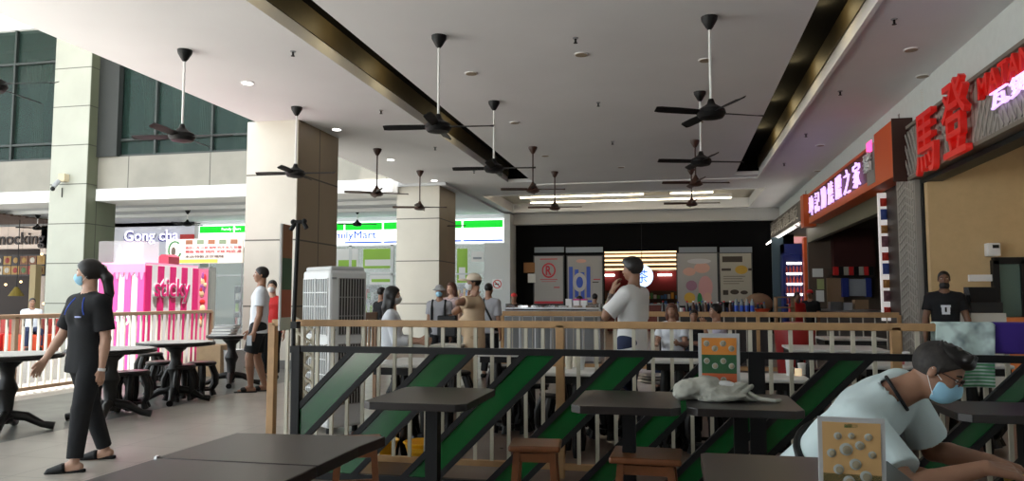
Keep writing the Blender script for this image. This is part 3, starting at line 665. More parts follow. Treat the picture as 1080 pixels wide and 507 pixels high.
# third shop: unlit sign, tubes and chiller
sa3 = PX(813, 250, S2).y; sb3 = PX(846, 250, S2).y
t = thing('shop_sign', 'dim signboard with outlined characters above two white tubes', 'shop sign', (S2, (sa3 + sb3) / 2, 3.4))
MB().box(S2, WX, sb3, sa3, 3.55, 4.12).build('board', mat('dim_board', (.10, .085, .07), .5), t, world=True)
m = MB(); m.box(S2 - .02, WX, sb3 - .5, sb3, 3.3, 4.2); m.build('orange_end', MATS['board_orange'], t, world=True)
text('lettering', '海南雞飯', (S2 - .02, sa3 - .3, 3.62), BY, UZ, sa3 - sb3 - .8, .42, .02, mat('dull_letters', (.4, .36, .30), .5), t, bold=.01)
for i in range(2):
    t = thing('tube_light', ['upper white tube light under the dim signboard', 'lower white tube light under the dim signboard'][i], 'tube light', (S2 - .05 - i * .1, (sa3 + sb3) / 2, 3.44 - i * .09), group='tubes under the dim sign')
    MB().tube([(S2 - .05 - i * .1, sb3 + .3, 3.44 - i * .09), (S2 - .05 - i * .1, sa3, 3.44 - i * .09)], .03, 8).build('lamp_tube', mat('tube_white', (1, .93, .85), emit=5), t, world=True)
    MB().box(S2 - .02 - i * .1, S2 + .1 - i * .1, sb3 + .3, sa3, 3.47 - i * .09, 3.52 - i * .09).build('batten', whitep, t, world=True)
fy = 25.6
a = PY(827, 325, fy); b_ = PY(849, 257, fy)
t = thing('drinks_chiller', 'tall blue drinks chiller with four glowing shelves of bottles', 'chiller', ((a.x + b_.x) / 2, fy, 0))
bl = mat('chiller_blue', rgb(25, 45, 120), .5)
m = MB(); m.box(a.x, a.x + .06, fy, fy + .6, 0, b_.z); m.box(b_.x - .06, b_.x, fy, fy + .6, 0, b_.z); m.box(a.x, b_.x, fy + .55, fy + .6, 0, b_.z); m.box(a.x, b_.x, fy, fy + .6, 2.75, b_.z); m.box(a.x, b_.x, fy, fy + .6, 0, .5); m.build('cabinet', bl, t, world=True)
zz = [PY(838, q, fy).z for q in (277.5, 288.5, 299.5, 310.5)]
for z in zz:
    MB().box(a.x + .12, b_.x - .12, fy + .02, fy + .06, z - .035, z + .035).build('shelf_lamp', mat('shelf_glow', (1, .92, .95), emit=5), t, world=True)
    MB().box(a.x + .06, b_.x - .06, fy + .08, fy + .55, z - .32, z - .30).build('shelf', whitep, t, world=True)
    for i in range(5):
        x = a.x + .13 + i * (b_.x - a.x - .26) / 4; MB().lathe([(.035, 0), (.035, .12), (.015, .18), (.015, .22)], (x, fy + .15, z - .3), 8).build('bottle', mat('drink_red', rgb(150, 50, 30), .4), t, world=True)
# orange doorway strip next to chiller
frontal('door_jamb', 850, 853, 250, 335, 24.3, .3, MATS['board_orange'], 'thin orange lit jamb beside the drinks chiller', 'jamb')
frontal('door_post', 816, 826, 250, 335, 26.5, .1, mat('teal_post', rgb(75, 95, 105), .5), 'pale teal strip beside the drinks chiller', 'post')

# ------------------------------------------------------------------ ceiling fittings
def make_fan(rod, dark, label):
    cm = black if dark else brown_fan; rm = white if dark else brown_fan
    t = thing('ceiling_fan', label, 'ceiling fan')
    MB().lathe([(.10, 0), (.095, -.04), (.045, -.13), (.02, -.16)], n=20).build('canopy', cm, t, smooth=True)
    MB().tube([(0, 0, -.12), (0, 0, -rod)], .016, 10).build('rod', rm, t, smooth=True)
    z = -rod
    if dark: MB().lathe([(.03, .06), (.05, .0), (.09, -.03), (.16, -.07), (.175, -.12), (.14, -.17), (.05, -.19)], (0, 0, z), 24).build('motor', cm, t, smooth=True)
    else: MB().lathe([(.02, .06), (.05, -.0), (.13, -.11), (.15, -.15), (.10, -.18), (.04, -.19)], (0, 0, z), 24).build('motor', cm, t, smooth=True)
    for k in range(4):
        a = k * math.pi / 2; d = Vector((math.cos(a), math.sin(a), 0)); n = Vector((-math.sin(a), math.cos(a), 0))
        tilt = Vector((0, 0, .018)); m = MB(); zz = z - .11
        pts = []
        for s, w in ((.12, .035), (.24, .05), (.45, .062), (.66, .058), (.72, .035)): pts.append((s, w))
        up = [Vector((0, 0, zz)) + d * s + n * w + tilt for s, w in pts]; lo = [Vector((0, 0, zz)) + d * s - n * w - tilt for s, w in pts]
        m.prism(up + lo[::-1], (0, 0, .008)); m.build('blade', cm, t)
    return t
rows = [
 ('row over the open edge', [((195, 53), 143, 1, .1), ((313, 113), 182, 1, .12), ((398, 157), 203, 0, .5), ((443, 180), 218, 0, .2), ((467, 197), 238, 0, .05)]),
 ('middle row of the food court', [((463, 38), 133, 1, .12), ((521, 107), 177, 1, .1), ((562, 155), 199, 0, .2), ((585, 181), 218, 0, .1)]),
 ('row closest to the shops', [((748, 18), 118, 1, .45), ((738, 97), 170, 1, .3), ((733, 148), 192, 0, .2), ((729, 178), 214, 0, .1)])]
ordn = ['nearest the camera', 'second from the camera', 'third from the camera', 'fourth from the camera', 'fifth from the camera']
fcache = {}
for rn, fans in rows:
    for i, (tp, my, dark, rz) in enumerate(fans):
        p = PZ(tp[0], tp[1], CZ); rod = CZ - PY(tp[0], my, p.y).z - .1
        lab = '%s ceiling fan, %s in the %s' % ('black' if dark else 'dark brown', ordn[i], rn)
        f = make_fan(round(rod, 2), dark, lab); f.location = (p.x, p.y, CZ); f.rotation_euler = (0, 0, rz); f['group'] = 'ceiling fans under the food court ceiling'
f = make_fan(1.2, True, 'black ceiling fan cut off by the picture edge beside the tall pale column'); f.location = (-6.55, 6.05, CZ); f.rotation_euler = (0, 0, .12); f['group'] = 'ceiling fans under the food court ceiling'
for i, (px, py) in enumerate(((377, 222), (198, 222), (40, 227))):
    p = PZ(px, py, 4.6); f = make_fan(.42, True, 'small black ceiling fan under the building across, %s' % ['in front of the FamilyMart lettering', 'above the violet lettering', 'above the mocking lettering'][i]); f.location = (p.x, p.y, 4.62); f['group'] = 'fans under the building across'; f.rotation_euler = (0, 0, .3 + i)
# downlights
dl_on = mat('lamp_on', (1, .98, .93), emit=9); dl_off = mat('lamp_off', (.30, .24, .17), .5)
def downlight(px, py, on, label):
    p = PZ(px, py, CZ); t = thing('downlight', label, 'downlight', (p.x, p.y, CZ), group='round ceiling downlights')
    MB().lathe([(.10, -.001), (.10, -.012), (.085, -.014)], n=24).build('ring', whitep, t); MB().lathe([(.084, -.004), (.084, -.018)], n=24).build('lens', dl_on if on else dl_off, t)
for i, (px, py) in enumerate(((261, 87), (355, 136), (412, 168), (458, 190))): downlight(px, py, 1, 'lit round downlight, %s in the row above the columns' % ordn[i])
for i, (px, py) in enumerate(((497, 77), (543, 129), (575, 164))): downlight(px, py, 0, 'unlit round downlight, %s in the middle fan row' % ordn[i])
for i, (px, py) in enumerate(((613, 57), (655, 176))): downlight(px, py, 0, ['unlit brownish downlight between the middle and shop side fans', 'small unlit downlight just before the ceiling light tray'][i])
for i, (px, py) in enumerate(((744, 63), (737, 128), (961, 52), (973, 80), (865, 153), (862, 180))): downlight(px, py, 0, 'unlit flush downlight, %s' % ['above the black fan of the shop side row', 'behind the second fan of the shop side row', 'nearest over the red characters', 'second over the red characters', 'first above the violet neon sign', 'second above the violet neon sign'][i])
sx = {}
for rn, pts in (('the strip left of the bronze recess over the columns', []), ('the strip beside the columns', [(309, 54), (402, 116), (459, 155), (500, 180)]), ('the wide middle panel', [(607, 40), (631, 108), (646, 149)]), ('the strip above the shop fronts', [(943, 20), (886, 96), (850, 141), (827, 172)])):
    for i, (px, py) in enumerate(pts):
        p = PZ(px, py, CZ); t = thing('sprinkler', 'tiny dark sprinkler head, %s on %s' % (ordn[i], rn), 'sprinkler', (p.x, p.y, CZ), group='sprinkler heads on the ceiling')
        MB().lathe([(.04, 0), (.035, -.012)], n=14).build('rosette', greyp, t); MB().lathe([(.014, -.01), (.014, -.06), (.028, -.065), (.028, -.07)], n=12).build('head', black, t)
# glow spots inside the recesses
for k, (x, ys) in enumerate(((-4.34, (7.6, 9.6, 11.6, 15.5)), (1.98, (10.5, 13, 15.5, 18)))):
    for y in ys:
        l = bpy.data.lights.new('recess_spot', 'POINT'); l.energy = 7; l.color = (1, .80, .42); l.shadow_soft_size = .2
        o = bpy.data.objects.new('recess_spot', l); o.location = (x, y, 5.1); col.objects.link(o)

# security camera on the column
p = PY(70, 188, 20.3); t = thing('security_camera', 'small beige security camera bracket on the tall pale column', 'security camera', (p.x, 20.3, p.z))
MB().box(p.x - .12, p.x + .12, 20.08, 20.3, p.z - .12, p.z + .12).build('box', mat('beige_box', (.5, .42, .28), .5), t, world=True, bevel=.02)
MB().tube([(p.x - .08, 20.1, p.z - .1), (p.x - .14, 19.95, p.z - .32)], .07, 12).build('lens_barrel', greyp, t, world=True, smooth=True)
MB().ball((p.x - .15, 19.94, p.z - .38), .07, 8).build('dome', black, t, world=True, smooth=True)
MB().tube([(p.x - .12, 20.28, p.z - .3), (p.x - .12, 20.28, p.z - .6)], .015, 8).build('cable', black, t, world=True)

# ------------------------------------------------------------------ railings
def railing(name_label, a, e, h, posts, npb, bw, rw, rh, floor_gap=.08, mrail=None, mbal=None, pw=.06):
    """straight railing from a to e; posts are fractions; npb balusters between each pair"""
    a = Vector(a); e = Vector(e); d = (e - a); L = d.length; u = d.normalized(); mrail = mrail or wood_rail; mbal = mbal or cream
    t = thing('railing', name_label, 'railing', tuple((a + e) / 2))
    MB().bar(a + Vector((0, 0, h - rh / 2)), e + Vector((0, 0, h - rh / 2)), rw, rh).build('top_rail', mrail, t, world=True, bevel=.006)
    MB().bar(a + Vector((0, 0, floor_gap)), e + Vector((0, 0, floor_gap)), rw * .8, rh * .8).build('bottom_rail', mrail, t, world=True)
    for s in posts:
        p = a + u * s; MB().bar(p, p + Vector((0, 0, h - rh * .5)), pw).build('post', mrail, t, world=True, bevel=.004)
    base = None
    for i in range(len(posts) - 1):
        s0, s1 = posts[i], posts[i + 1]; n = max(2, round((s1 - s0) / npb))
        for k in range(1, n):
            p = a + u * (s0 + (s1 - s0) * k / n)
            if base is None:
                m = MB(); m.bar((0, 0, floor_gap), (0, 0, h - rh), bw, bw * .8, up=(0, 1, 0)); base = m.build('baluster', mbal, t); base.location = p - t.location
            else:
                c_ = base.copy(); col.objects.link(c_); c_.parent = t; c_.location = p - t.location
    return t
RY = 5.6
xr0 = PY(287, 400, RY).x; xr1 = PY(591, 400, RY).x; xr2 = PY(946, 400, RY).x; xr3 = xr2 + (xr2 - xr1)
railing('long tan topped railing with cream balusters behind the dark tables', (xr0, RY, 0), (xr3, RY, 0), 1.135, [0, xr1 - xr0, xr2 - xr0, xr3 - xr0], .131, .026, .06, .052)
# thin far railing
ya = 14.0; fx0 = PY(530, 328, ya).x; fx1 = PY(948, 330, ya).x
railing('farther thin railing in front of the steel and bottle counters', (fx0, ya, 0), (fx1, ya, 0), 1.07, [0, 2.3, 4.6, fx1 - fx0], .19, .02, .05, .09, mbal=mat('pale_baluster', (.45, .42, .36), .5))
# railing along the open edge
railing('brown topped railing with cream balusters beside the walking woman', (-8.65, 4.2, 0), (-8.65, 13.0, 0), 1.09, [0, 4.4, 8.8], .13, .03, .06, .06, mrail=mat('rail_brown', (.20, .13, .08), .5), mbal=mat('offwhite_baluster', (.62, .60, .52), .5))
# side panel of folded slats by first post
t = thing('lattice_panel', 'folded white lattice slats beside the end post of the long railing', 'lattice', (xr0 + .1, RY + .35, 0))
m = MB()
for k in range(6):
    z = .48 + k * .11
    m.bar((xr0 + .02, RY + .3, z + .12), (xr0 + .17, RY + .36, z), .018, .022, up=(0, 1, 0))
    m.bar((xr0 + .17, RY + .36, z + .06), (xr0 + .04, RY + .42, z - .06), .018, .022, up=(0, 1, 0))
m.build('slats', cream, t, world=True)
for dx in (.02, .09, .17): MB().bar((xr0 + dx, RY + .36, 0), (xr0 + dx, RY + .36, 1.05), .02).build('upright', cream, t, world=True)

# ------------------------------------------------------------------ black divider with diagonal green panels
DY = 5.2
green_gl = mat('green_panel', (.006, .085, .02), .14, spec=.7, noise=.08, nscale=2)
dvx0 = PY(314, 400, DY).x; dvx1 = PY(798, 400, DY).x; dvx2 = 2.6
zt_ = .955; zb_ = .05
t = thing('divider_screen', 'black framed divider with slanting green panels in front of the railing', 'divider', ((dvx0 + dvx2) / 2, DY, 0))
MB().box(dvx0 - .02, dvx2, DY - .02, DY + .02, zt_ - .045, zt_).build('top_rail', black, t, world=True)
MB().box(dvx0 - .02, dvx2, DY - .02, DY + .02, 0, zb_).build('bottom_rail', black, t, world=True)
for x, w in ((dvx0, .025), (dvx1, .05), (dvx2, .03)): MB().box(x - w, x + w, DY - .03, DY + .03, 0, zt_).build('post', black, t, world=True)
zt2 = zt_ - .045; hh = zt2 - zb_
def band(xl, xr, lim0, lim1):
    """slanting panel; xl..xr = green span at the top; clipped by lim0/lim1"""
    def clip(poly):
        for lim, sgn in ((lim0, 1), (lim1, -1)):
            out = []
            for i in range(len(poly)):
                p, q = poly[i], poly[(i + 1) % len(poly)]; ip = (p[0] - lim) * sgn >= 0; iq = (q[0] - lim) * sgn >= 0
                if ip: out.append(p)
                if ip != iq:
                    s = (lim - p[0]) / (q[0] - p[0]); out.append((lim, p[1] + (q[1] - p[1]) * s))
            poly = out
            if not poly: return None
        return poly
    def quad(x0, x1): return clip([(x0, zt2), (x1, zt2), (x1 - hh, zb_), (x0 - hh, zb_)])
    q = quad(xl, xr)
    if q:
        pn = MB().prism([(x, DY - .006, z) for x, z in q], (0, .012, 0)).build('green_panel', green_gl, t, world=True)
        for x0, x1 in ((xl - .055, xl), (xr, xr + .055)):
            q2 = quad(x0, x1)
            if q2: MB().prism([(x, DY - .02, z) for x, z in q2], (0, .04, 0)).build('edge_bar', black, pn, world=True)
for xl, xr in ((374, 404), (462, 493), (556, 585), (652, 680), (751, 778), (843, 868)):
    band(PY(xl, 373, DY).x, PY(xr, 373, DY).x, dvx0 + .025, dvx1 - .05)
for xl, xr in ((884, 911), (986, 1013), (1090, 1117), (1194, 1221)):
    band(PY(xl, 373, DY).x, PY(xr, 373, DY).x, dvx1 + .05, dvx2 - .03)

# ------------------------------------------------------------------ near furniture
def oct_table(x0, x1, y0, y1, ch, label, leg=True, th=.04, z=.75, polys=None, pw_=.036):
    cx, cy = (x0 + x1) / 2, (y0 + y1) / 2
    t = thing('dining_table', label, 'table', (cx, cy, 0), group='dark laminate tables on pedestals')
    pts = polys or [(x0 + ch, y0), (x1 - ch, y0), (x1, y0 + ch), (x1, y1 - ch), (x1 - ch, y1), (x0 + ch, y1), (x0, y1 - ch), (x0, y0 + ch)]
    MB().prism([(x, y, z - th) for x, y in pts], (0, 0, th)).build('tabletop', tabletop_m, t, world=True, bevel=.004)
    MB().box(cx - pw_, cx + pw_, cy - pw_, cy + pw_, .03, z - th).build('pedestal', black, t, world=True)
    MB().box(cx - .22, cx + .22, cy - .05, cy + .05, 0, .03).box(cx - .05, cx + .05, cy - .22, cy + .22, 0, .03).build('base', black, t, world=True)
    return t
ot = oct_table
ot(-1.66, -1.08, 3.86, 4.60, .05, 'small dark table standing alone between the long near table and stools')
ot(-.54, .02, 3.95, 4.66, .05, 'dark table beside the one carrying the grey bag')
ot(.05, .62, 3.98, 4.66, .05, 'dark table carrying a grey bag and an upright menu')
ot(-1.77, -1.13, 2.46, 2.90, .0, 'larger dark near table, its far half', polys=[(-1.775, 2.37), (-1.165, 2.37), (-1.165, 2.7), (-1.145, 2.92), (-1.775, 2.87)])
ot(-1.76, -1.19, 1.75, 2.36, .0, 'dark near table cut by the bottom of the picture', polys=[(-1.76, 1.6), (-1.16, 1.6), (-1.165, 2.36), (-1.765, 2.36)])
ot(.08, .70, 2.15, 2.86, .02, 'dark near table carrying the white framed menu stand')
ot(1.33, 2.1, 4.05, 4.58, .05, 'dark table behind the leaning man in pale shirt')
gl = MB().box(-1.775, -1.765, 2.36, 2.38, .745, .756).build('table_glint', chrome); tag(gl, 'tiny shiny clip where the two near tables meet', 'clip')  # a glint on the table joint, put in as a tiny chrome box

stool_wood = mat('stool_wood', (.17, .060, .022), .35, noise=.2, nscale=12)
def stool(x, y, w, h, rz, label, grp='square wooden stools under the dark tables'):
    t = thing('wooden_stool', label, 'stool', (x, y, 0), rz, grp)
    s = w / 2
    m = MB(); m.box(-s, s, -s * .9, s * .9, h - .035, h); m.build('seat', stool_wood, t, bevel=.012)
    for sx_ in (-1, 1):
        for sy in (-1, 1): MB().bar((sx_ * s * .68, sy * s * .6, h - .035), (sx_ * s * .88, sy * s * .8, 0), .038).build('leg', stool_wood, t)
    for a_, b_, h_ in (((-s * .72, -s * .64, h - .07), (s * .72, -s * .64, h - .07), .05), ((-s * .72, s * .64, h - .07), (s * .72, s * .64, h - .07), .05), ((-s * .8, 0, .2), (s * .8, 0, .2), .03), ((-s * .8, -s * .7, .2), (-s * .8, s * .7, .2), .03), ((s * .8, -s * .7, .2), (s * .8, s * .7, .2), .03)):
        MB().bar(a_, b_, .02, h_).build('stretcher', stool_wood, t)
    return t
p = PZ(565, 466, .46); stool(p.x, p.y, .30, .46, .1, 'narrow reddish wooden stool between the two dark table groups')
p = PZ(682, 477, .46); stool(p.x, p.y, .38, .46, -.03, 'wider reddish wooden stool tucked before the table pair')
p = PZ(376, 462, .46); stool(p.x, p.y, .30, .46, .4, 'wooden stool half hidden by the near table corner')

# menu stands
def menu_stand(x, y, z, w, h, rz, lean, label, art):
    t = thing('menu_stand', label, 'menu stand', (x, y, z), rz)
    k = lean
    F = lambda u, v, d=0: (u * w - w / 2, v * h * math.sin(k) - d, .008 + v * h * math.cos(k))
    m = MB(); m.prism([F(0, 0), F(1, 0), F(1, 1), F(0, 1)], (0, .006, 0)); m.build('board', mat('cloudy_plastic', (.50, .51, .52), .35), t, bevel=.002)
    m = MB(); m.box(-w / 2, w / 2, -.0, .07, 0, .008); m.build('foot', whitep, t)
    ms = []; m = MB()
    for u0, u1, v0, v1, mt in art:
        if mt not in ms: ms.append(mt)
        m.m(ms.index(mt))
        if v1 < 0:   # disc: u0,u1 centre, v0 radius
            c = F(u0, u1, .006 if mt is not mat('plate_ring', (.62, .64, .62), .5) else .004)
            m.ball(c, (v0 * w, .003, v0 * w), 8)
        else: m.prism([F(u0, v0, .003), F(u1, v0, .003), F(u1, v1, .003), F(u0, v1, .003)], (0, .002, 0))
    m.build('print', ms, t)
    return t
tanp = mat('tan_print', rgb(205, 165, 110), .6); dgreen = mat('dark_green_print', rgb(50, 95, 60), .6); ring = mat('plate_ring', (.36, .39, .37), .5); dish = mat('dish_brown', rgb(150, 140, 115), .6); orp = mat('orange_print', rgb(220, 140, 60), .6)
art = [(.07, .93, .02, .93, tanp), (.07, .93, .02, .22, dgreen), (.4, .6, .86, .91, greenp)]
for (u, v, r_) in ((.42, .56, .10), (.2, .5, .07), (.62, .62, .07), (.55, .36, .09), (.3, .74, .06), (.75, .74, .06), (.8, .5, .06), (.5, .75, .05), (.3, .28, .08), (.7, .2, .09), (.45, .12, .09)):
    art.append((u, v, r_, -1, ring)); art.append((u + .01, v - .005, r_ * .7, -1, dish))
p = PY(895, 500, 2.36)
menu_stand(.485, 2.36, .75, .178, .205, -.08, -.05, 'white framed menu stand with round dish pictures on near table', art)
art = [(.08, .92, .66, .93, orp), (.08, .92, .36, .66, dgreen), (.08, .92, .05, .36, mat('red_orange_print', rgb(200, 100, 60), .6))]
for j, vv in enumerate((.8, .52, .22)):
    for i in range(4): art.append((.2 + i * .2, vv + .04 * (-1) ** i, .075, -1, ring)); art.append((.2 + i * .2, vv + .04 * (-1) ** i, .055, -1, dish))
menu_stand(.235, 4.45, .75, .225, .35, .03, -.08, 'upright menu with orange green and red food pictures behind grey bag', art)

# ------------------------------------------------------------------ walkway furniture (left): marble tables with carved drum stools
marble = mat('white_marble', (.62, .61, .58), .5, noise=.12, nscale=5, spec=.12)
ebony = mat('ebony_wood', (.006, .005, .0045), .4, spec=.35)
def marble_table(x, y, r, z, label, rz=0):
    t = thing('marble_table', label, 'table', (x, y, 0), rz, 'round marble topped tables')
    MB().lathe([(r - .03, z - .012), (r - .025, z)], n=36).build('marble_top', marble, t)
    MB().lathe([(r - .06, z - .055), (r, z - .045), (r + .01, z - .02), (r, z - .004), (r - .03, z - .006)], n=36).build('rim', ebony, t)
    MB().lathe([(.05, .08), (.09, .14), (.06, .2), (.07, .34), (.10, .42), (.06, .52), (.07, .62), (.14, z - .07)], n=16).build('pedestal', ebony, t, smooth=True)
    for k in range(4):
        a = k * math.pi / 2 + .5; c, s = math.cos(a), math.sin(a)
        MB().tube([(c * .05, s * .05, .16), (c * .18, s * .18, .14), (c * .32, s * .32, .055), (c * .42, s * .42, .035)], [.05, .045, .033, .04], 10).build('foot', ebony, t, smooth=True)
    return t
drum_proto = None
def make_drum():
    t = thing('drum_stool', 'x', 'stool')
    h = .46
    MB().lathe([(.15, h - .05), (.18, h - .04), (.185, h - .015), (.17, h)], n=28).build('seat', ebony, t, smooth=True)
    MB().lathe([(.16, h), (.16, h + .004)], n=28).build('seat_inlay', mat('dark_inlay', (.05, .035, .03), .3), t)
    for k in range(6):
        a = k * 2 * math.pi / 6; c, s = math.cos(a), math.sin(a)
        MB().tube([(c * .14, s * .14, h - .05), (c * .195, s * .195, h * .62), (c * .195, s * .195, h * .38), (c * .15, s * .15, .10), (c * .175, s * .175, .02)], [.04, .04, .038, .032, .04], 8).build('leg', ebony, t, smooth=True)
    m = MB()
    for k in range(20):
        a = k * 2 * math.pi / 20; b = (k + 1) * 2 * math.pi / 20
        m.bar((.145 * math.cos(a), .145 * math.sin(a), .10), (.145 * math.cos(b), .145 * math.sin(b), .10), .03)
    m.build('ring', ebony, t)
    return t
def drum(x, y, label, rz=0, group='dark carved drum stools'):
    global drum_proto
    if drum_proto is None: drum_proto = make_drum(); d = drum_proto
    else: d = copy_tree(drum_proto)
    d.location = (x, y, 0); d.rotation_euler = (0, 0, rz); tag(d, label, 'stool', group); return d
ZT = .76
def tz(px, py): return PZ(px, py, ZT)
p = tz(186, 360); marble_table(p.x, p.y, .46, ZT, 'round marble topped table in front of the striped kiosk')
p = tz(243, 353.5); marble_table(p.x - .1, p.y + .2, .36, ZT, 'marble table beside the man in white shirt, papers lying near')
p = tz(118, 367); marble_table(p.x, p.y, .45, ZT, 'marble table half hidden behind the walking woman')
marble_table(-6.45, 6.35, .48, ZT, 'marble table cut by the picture edge, its curved foot showing', .1)
for i, (px, py, lb) in enumerate(((133, 434, 'drum stool closest to the walking woman'), (112, 436, 'drum stool showing partly behind the walking woman'), (163, 418, 'drum stool on the near side of the kiosk table'), (184, 424, 'drum stool overlapping another before the kiosk table'), (207, 419, 'drum stool beside the one at the table centre'), (153, 404, 'drum stool on the far side under the kiosk table'))):
    q = PZ(px, py, 0); drum(q.x, q.y + .1, 'dark carved ' + lb, .3 * i)
# things on and under those tables
q = tz(236, 353); t = thing('magazine_stack', 'messy pile of white papers standing behind the marble table', 'papers', (q.x, q.y, ZT))
for k in range(7): MB().box(-.16 + .01 * k, .14 + .012 * k, -.1, .12, .0 + k * .022, .018 + k * .022).build('sheet', paper if k % 2 else mat('grey_sheet', (.4, .4, .4), .6), t).rotation_euler = (0, 0, .12 * (k % 3))
pk = PZ(198, 400, 0)
o = MB().box(pk.x - .2, pk.x + .25, pk.y + .5, pk.y + .9, 0, .52).build('cardboard_box', mat('cardboard', (.33, .22, .12), .7, noise=.1)); tag(o, 'open brown cardboard box under the table before the kiosk', 'box')
pk = PZ(238, 397, 0)
t = thing('waste_basket', 'pale plastic tub on the floor beside the cardboard box', 'tub', (pk.x, pk.y + .2, 0)); MB().lathe([(.16, 0), (.22, .42), (.235, .44), (.20, .43)], n=4).build('tub', whitep, t); t.rotation_euler = (0, 0, .7)
# ---- striped kiosk
KX, KY = -8.80, 11.3
kt = 1.89
t = thing('sweet_kiosk', 'pink and white striped kiosk with sticky lettering behind the railing', 'kiosk', (KX - .5, KY + .9, 0))
pink_body = mat('pink_body', rgb(240, 160, 195), .45); stripe_w = mat('stripe_white', (.60, .60, .62), .5)
KL = KX - 1.15; KB = PX(209, 283, KX).y
MB().box(KL, KX, KY, KB, 0, kt).build('body', stripe_w, t, world=True)
m = MB(); n_ = 4
for i in range(5):
    a = KL + i * (KX - KL) / 4.5; m.box(a, a + (KX - KL) / 9, KY - .012, KY, 0, kt - .12)
m.build('front_stripes', pinkm, t, world=True)
m = MB(); 
m.box(KL - .01, KX + .01, KY - .02, KY, kt - .14, kt)
for i in range(12):
    a = KL + i * (KX - KL) / 12; h_ = random.uniform(.03, .16); m.prism([(a, KY - .016, kt - .13), (a + .085, KY - .016, kt - .13), (a + .06, KY - .016, kt - .14 - h_), (a + .03, KY - .016, kt - .14 - h_)], (0, .012, 0))
m.build('icing_drip', mat('icing_pink', rgb(225, 125, 170), .4), t, world=True)
m = MB(); st = (KB - KY) / 9.0
for i in range(5): m.box(KX, KX + .012, KY + i * 2 * st - (0 if i else 0), KY + i * 2 * st + st, 0, kt - .02)
m.build('side_stripes', magm, t, world=True)
a = PX(163, 326, KX + .03); b_ = PX(201, 302, KX + .03)
text('lettering', 'sticky', (KX + .02, a.y, 1.24), (0, 1, 0), UZ, b_.y - a.y, .42, .008, magm, t, bold=.012)
text('lettering_outline', 'sticky', (KX + .013, a.y - .03, 1.215), (0, 1, 0), UZ, b_.y - a.y + .06, .47, .005, stripe_w, t, bold=.045)
text('front_lettering', 'sticky', (KL + .1, KY - .03, .86), FX, UZ, .9, .24, .012, stripe_w, t, bold=.01)
MB().box(KL, KX, KY, KB, kt, kt + .03).build('top_board', pink_body, t, world=True)
# clear stand on top
t2 = thing('clear_display', 'clear plastic display case standing on top of the striped kiosk', 'display case', (KL + .5, KY + .4, kt + .03))
MB().box(KL + .05, KL + .95, KY + .2, KY + .6, kt + .03, kt + .42).build('case', mat('milky_plastic', (.7, .72, .72), .3, alpha=.2), t2, world=True)
MB().prism([(KL + .25, KY + .35, kt + .04), (KL + .45, KY + .35, kt + .04), (KL + .35, KY + .35, kt + .36)], (0, .03, 0)).prism([(KL + .6, KY + .35, kt + .04), (KL + .8, KY + .35, kt + .04), (KL + .7, KY + .35, kt + .36)], (0, .03, 0)).build('paper_cones', paper, t2, world=True)
t3 = thing('red_box', 'small dark red box behind the hanging menu banner', 'box', (KX - .1, KY + .6, kt + .03)); MB().box(KX - .2, KX - .0, KY + .6, KY + .9, kt + .03, kt + .16).prism([(KX - .2, KY + .6, kt + .16), (KX - .0, KY + .6, kt + .16), (KX - .05, KY + .6, kt + .2), (KX - .15, KY + .6, kt + .2)], (0, .3, 0)).build('carton', mat('maroon', rgb(140, 40, 60), .5), t3, world=True)
# flower board and grey cabinet next to kiosk
y0 = KB + .03; y1 = PX(220, 283, KX).y
t = thing('flower_board', 'pink panel with red and cream flowers beside the striped kiosk', 'panel', (KX, (y0 + y1) / 2, 0))
MB().box(KX - .1, KX, y0, y1, 0, kt - .02).build('board', mat('rose_board', rgb(225, 110, 150), .5), t, world=True)
m = MB()
for i in range(14):
    m.m(i % 3).ball((KX + .0, random.uniform(y0 + .08, y1 - .08), random.uniform(.8, 1.75)), (.01, random.uniform(.05, .1), random.uniform(.05, .12)), 6)
m.build('flowers', [redm, mat('cream_flower', rgb(240, 200, 160), .5), mat('purple_fl', rgb(150, 70, 140), .5)], t, world=True)
y2_ = 13.0
t = thing('grey_cabinet', 'tall plain grey cabinet between flower panel and wide column', 'cabinet', (KX - .4, (y1 + y2_) / 2, 0))
MB().box(KX - .8, KX, y1 + .02, y2_ + .35, 0, kt + .02).build('body', mat('cab_grey', (.16, .17, .165), .5, noise=.08, nscale=1), t, world=True); MB().box(KX, KX + .012, y1 + .08, y2_ + .3, .1, kt - .06).build('door', mat('cab_door', (.19, .20, .19), .45), t, world=True)
# hanging menu banner
by = 13.4
a = PY(175, 278, by); b_ = PY(257, 251, by)
t = thing('menu_banner', 'raised white menu banner with green emblem and red lettering', 'banner', ((a.x + b_.x) / 2, by, a.z))
MB().box(a.x, b_.x, by - .015, by + .015, a.z, b_.z).build('sheet', mat('banner_cream', (.80, .76, .66), .5), t, world=True)
ms = [redp, greenp, mat('dark_ink', (.10, .07, .05), .6), mat('banner_yellow', rgb(230, 190, 70), .5), mat('food_c', rgb(140, 90, 60), .6), mat('food_g', rgb(110, 130, 100), .6)]
m = MB(); X = lambda u: a.x + (b_.x - a.x) * u; Z = lambda v: a.z + (b_.z - a.z) * v
for i in range(5): m.m(4 + i % 2).box(X(.26 + i * .145), X(.35 + i * .145), by - .02, by - .015, Z(.78), Z(.96))
m.m(3).box(X(.03), X(.68), by - .02, by - .015, Z(.02), Z(.16))
for k in range(14):
    aa = .9 + k * .36; m.m(1).bar((X(.12) + .14 * math.cos(aa), by - .02, Z(.55) + .17 * math.sin(aa)), (X(.12) + .14 * math.cos(aa + .36), by - .02, Z(.55) + .17 * math.sin(aa + .36)), .03, .01, up=(0, 1, 0))
m.m(2).ball((X(.10), by - .02, Z(.5)), (.05, .01, .09), 6)
m.build('print', ms, t, world=True)
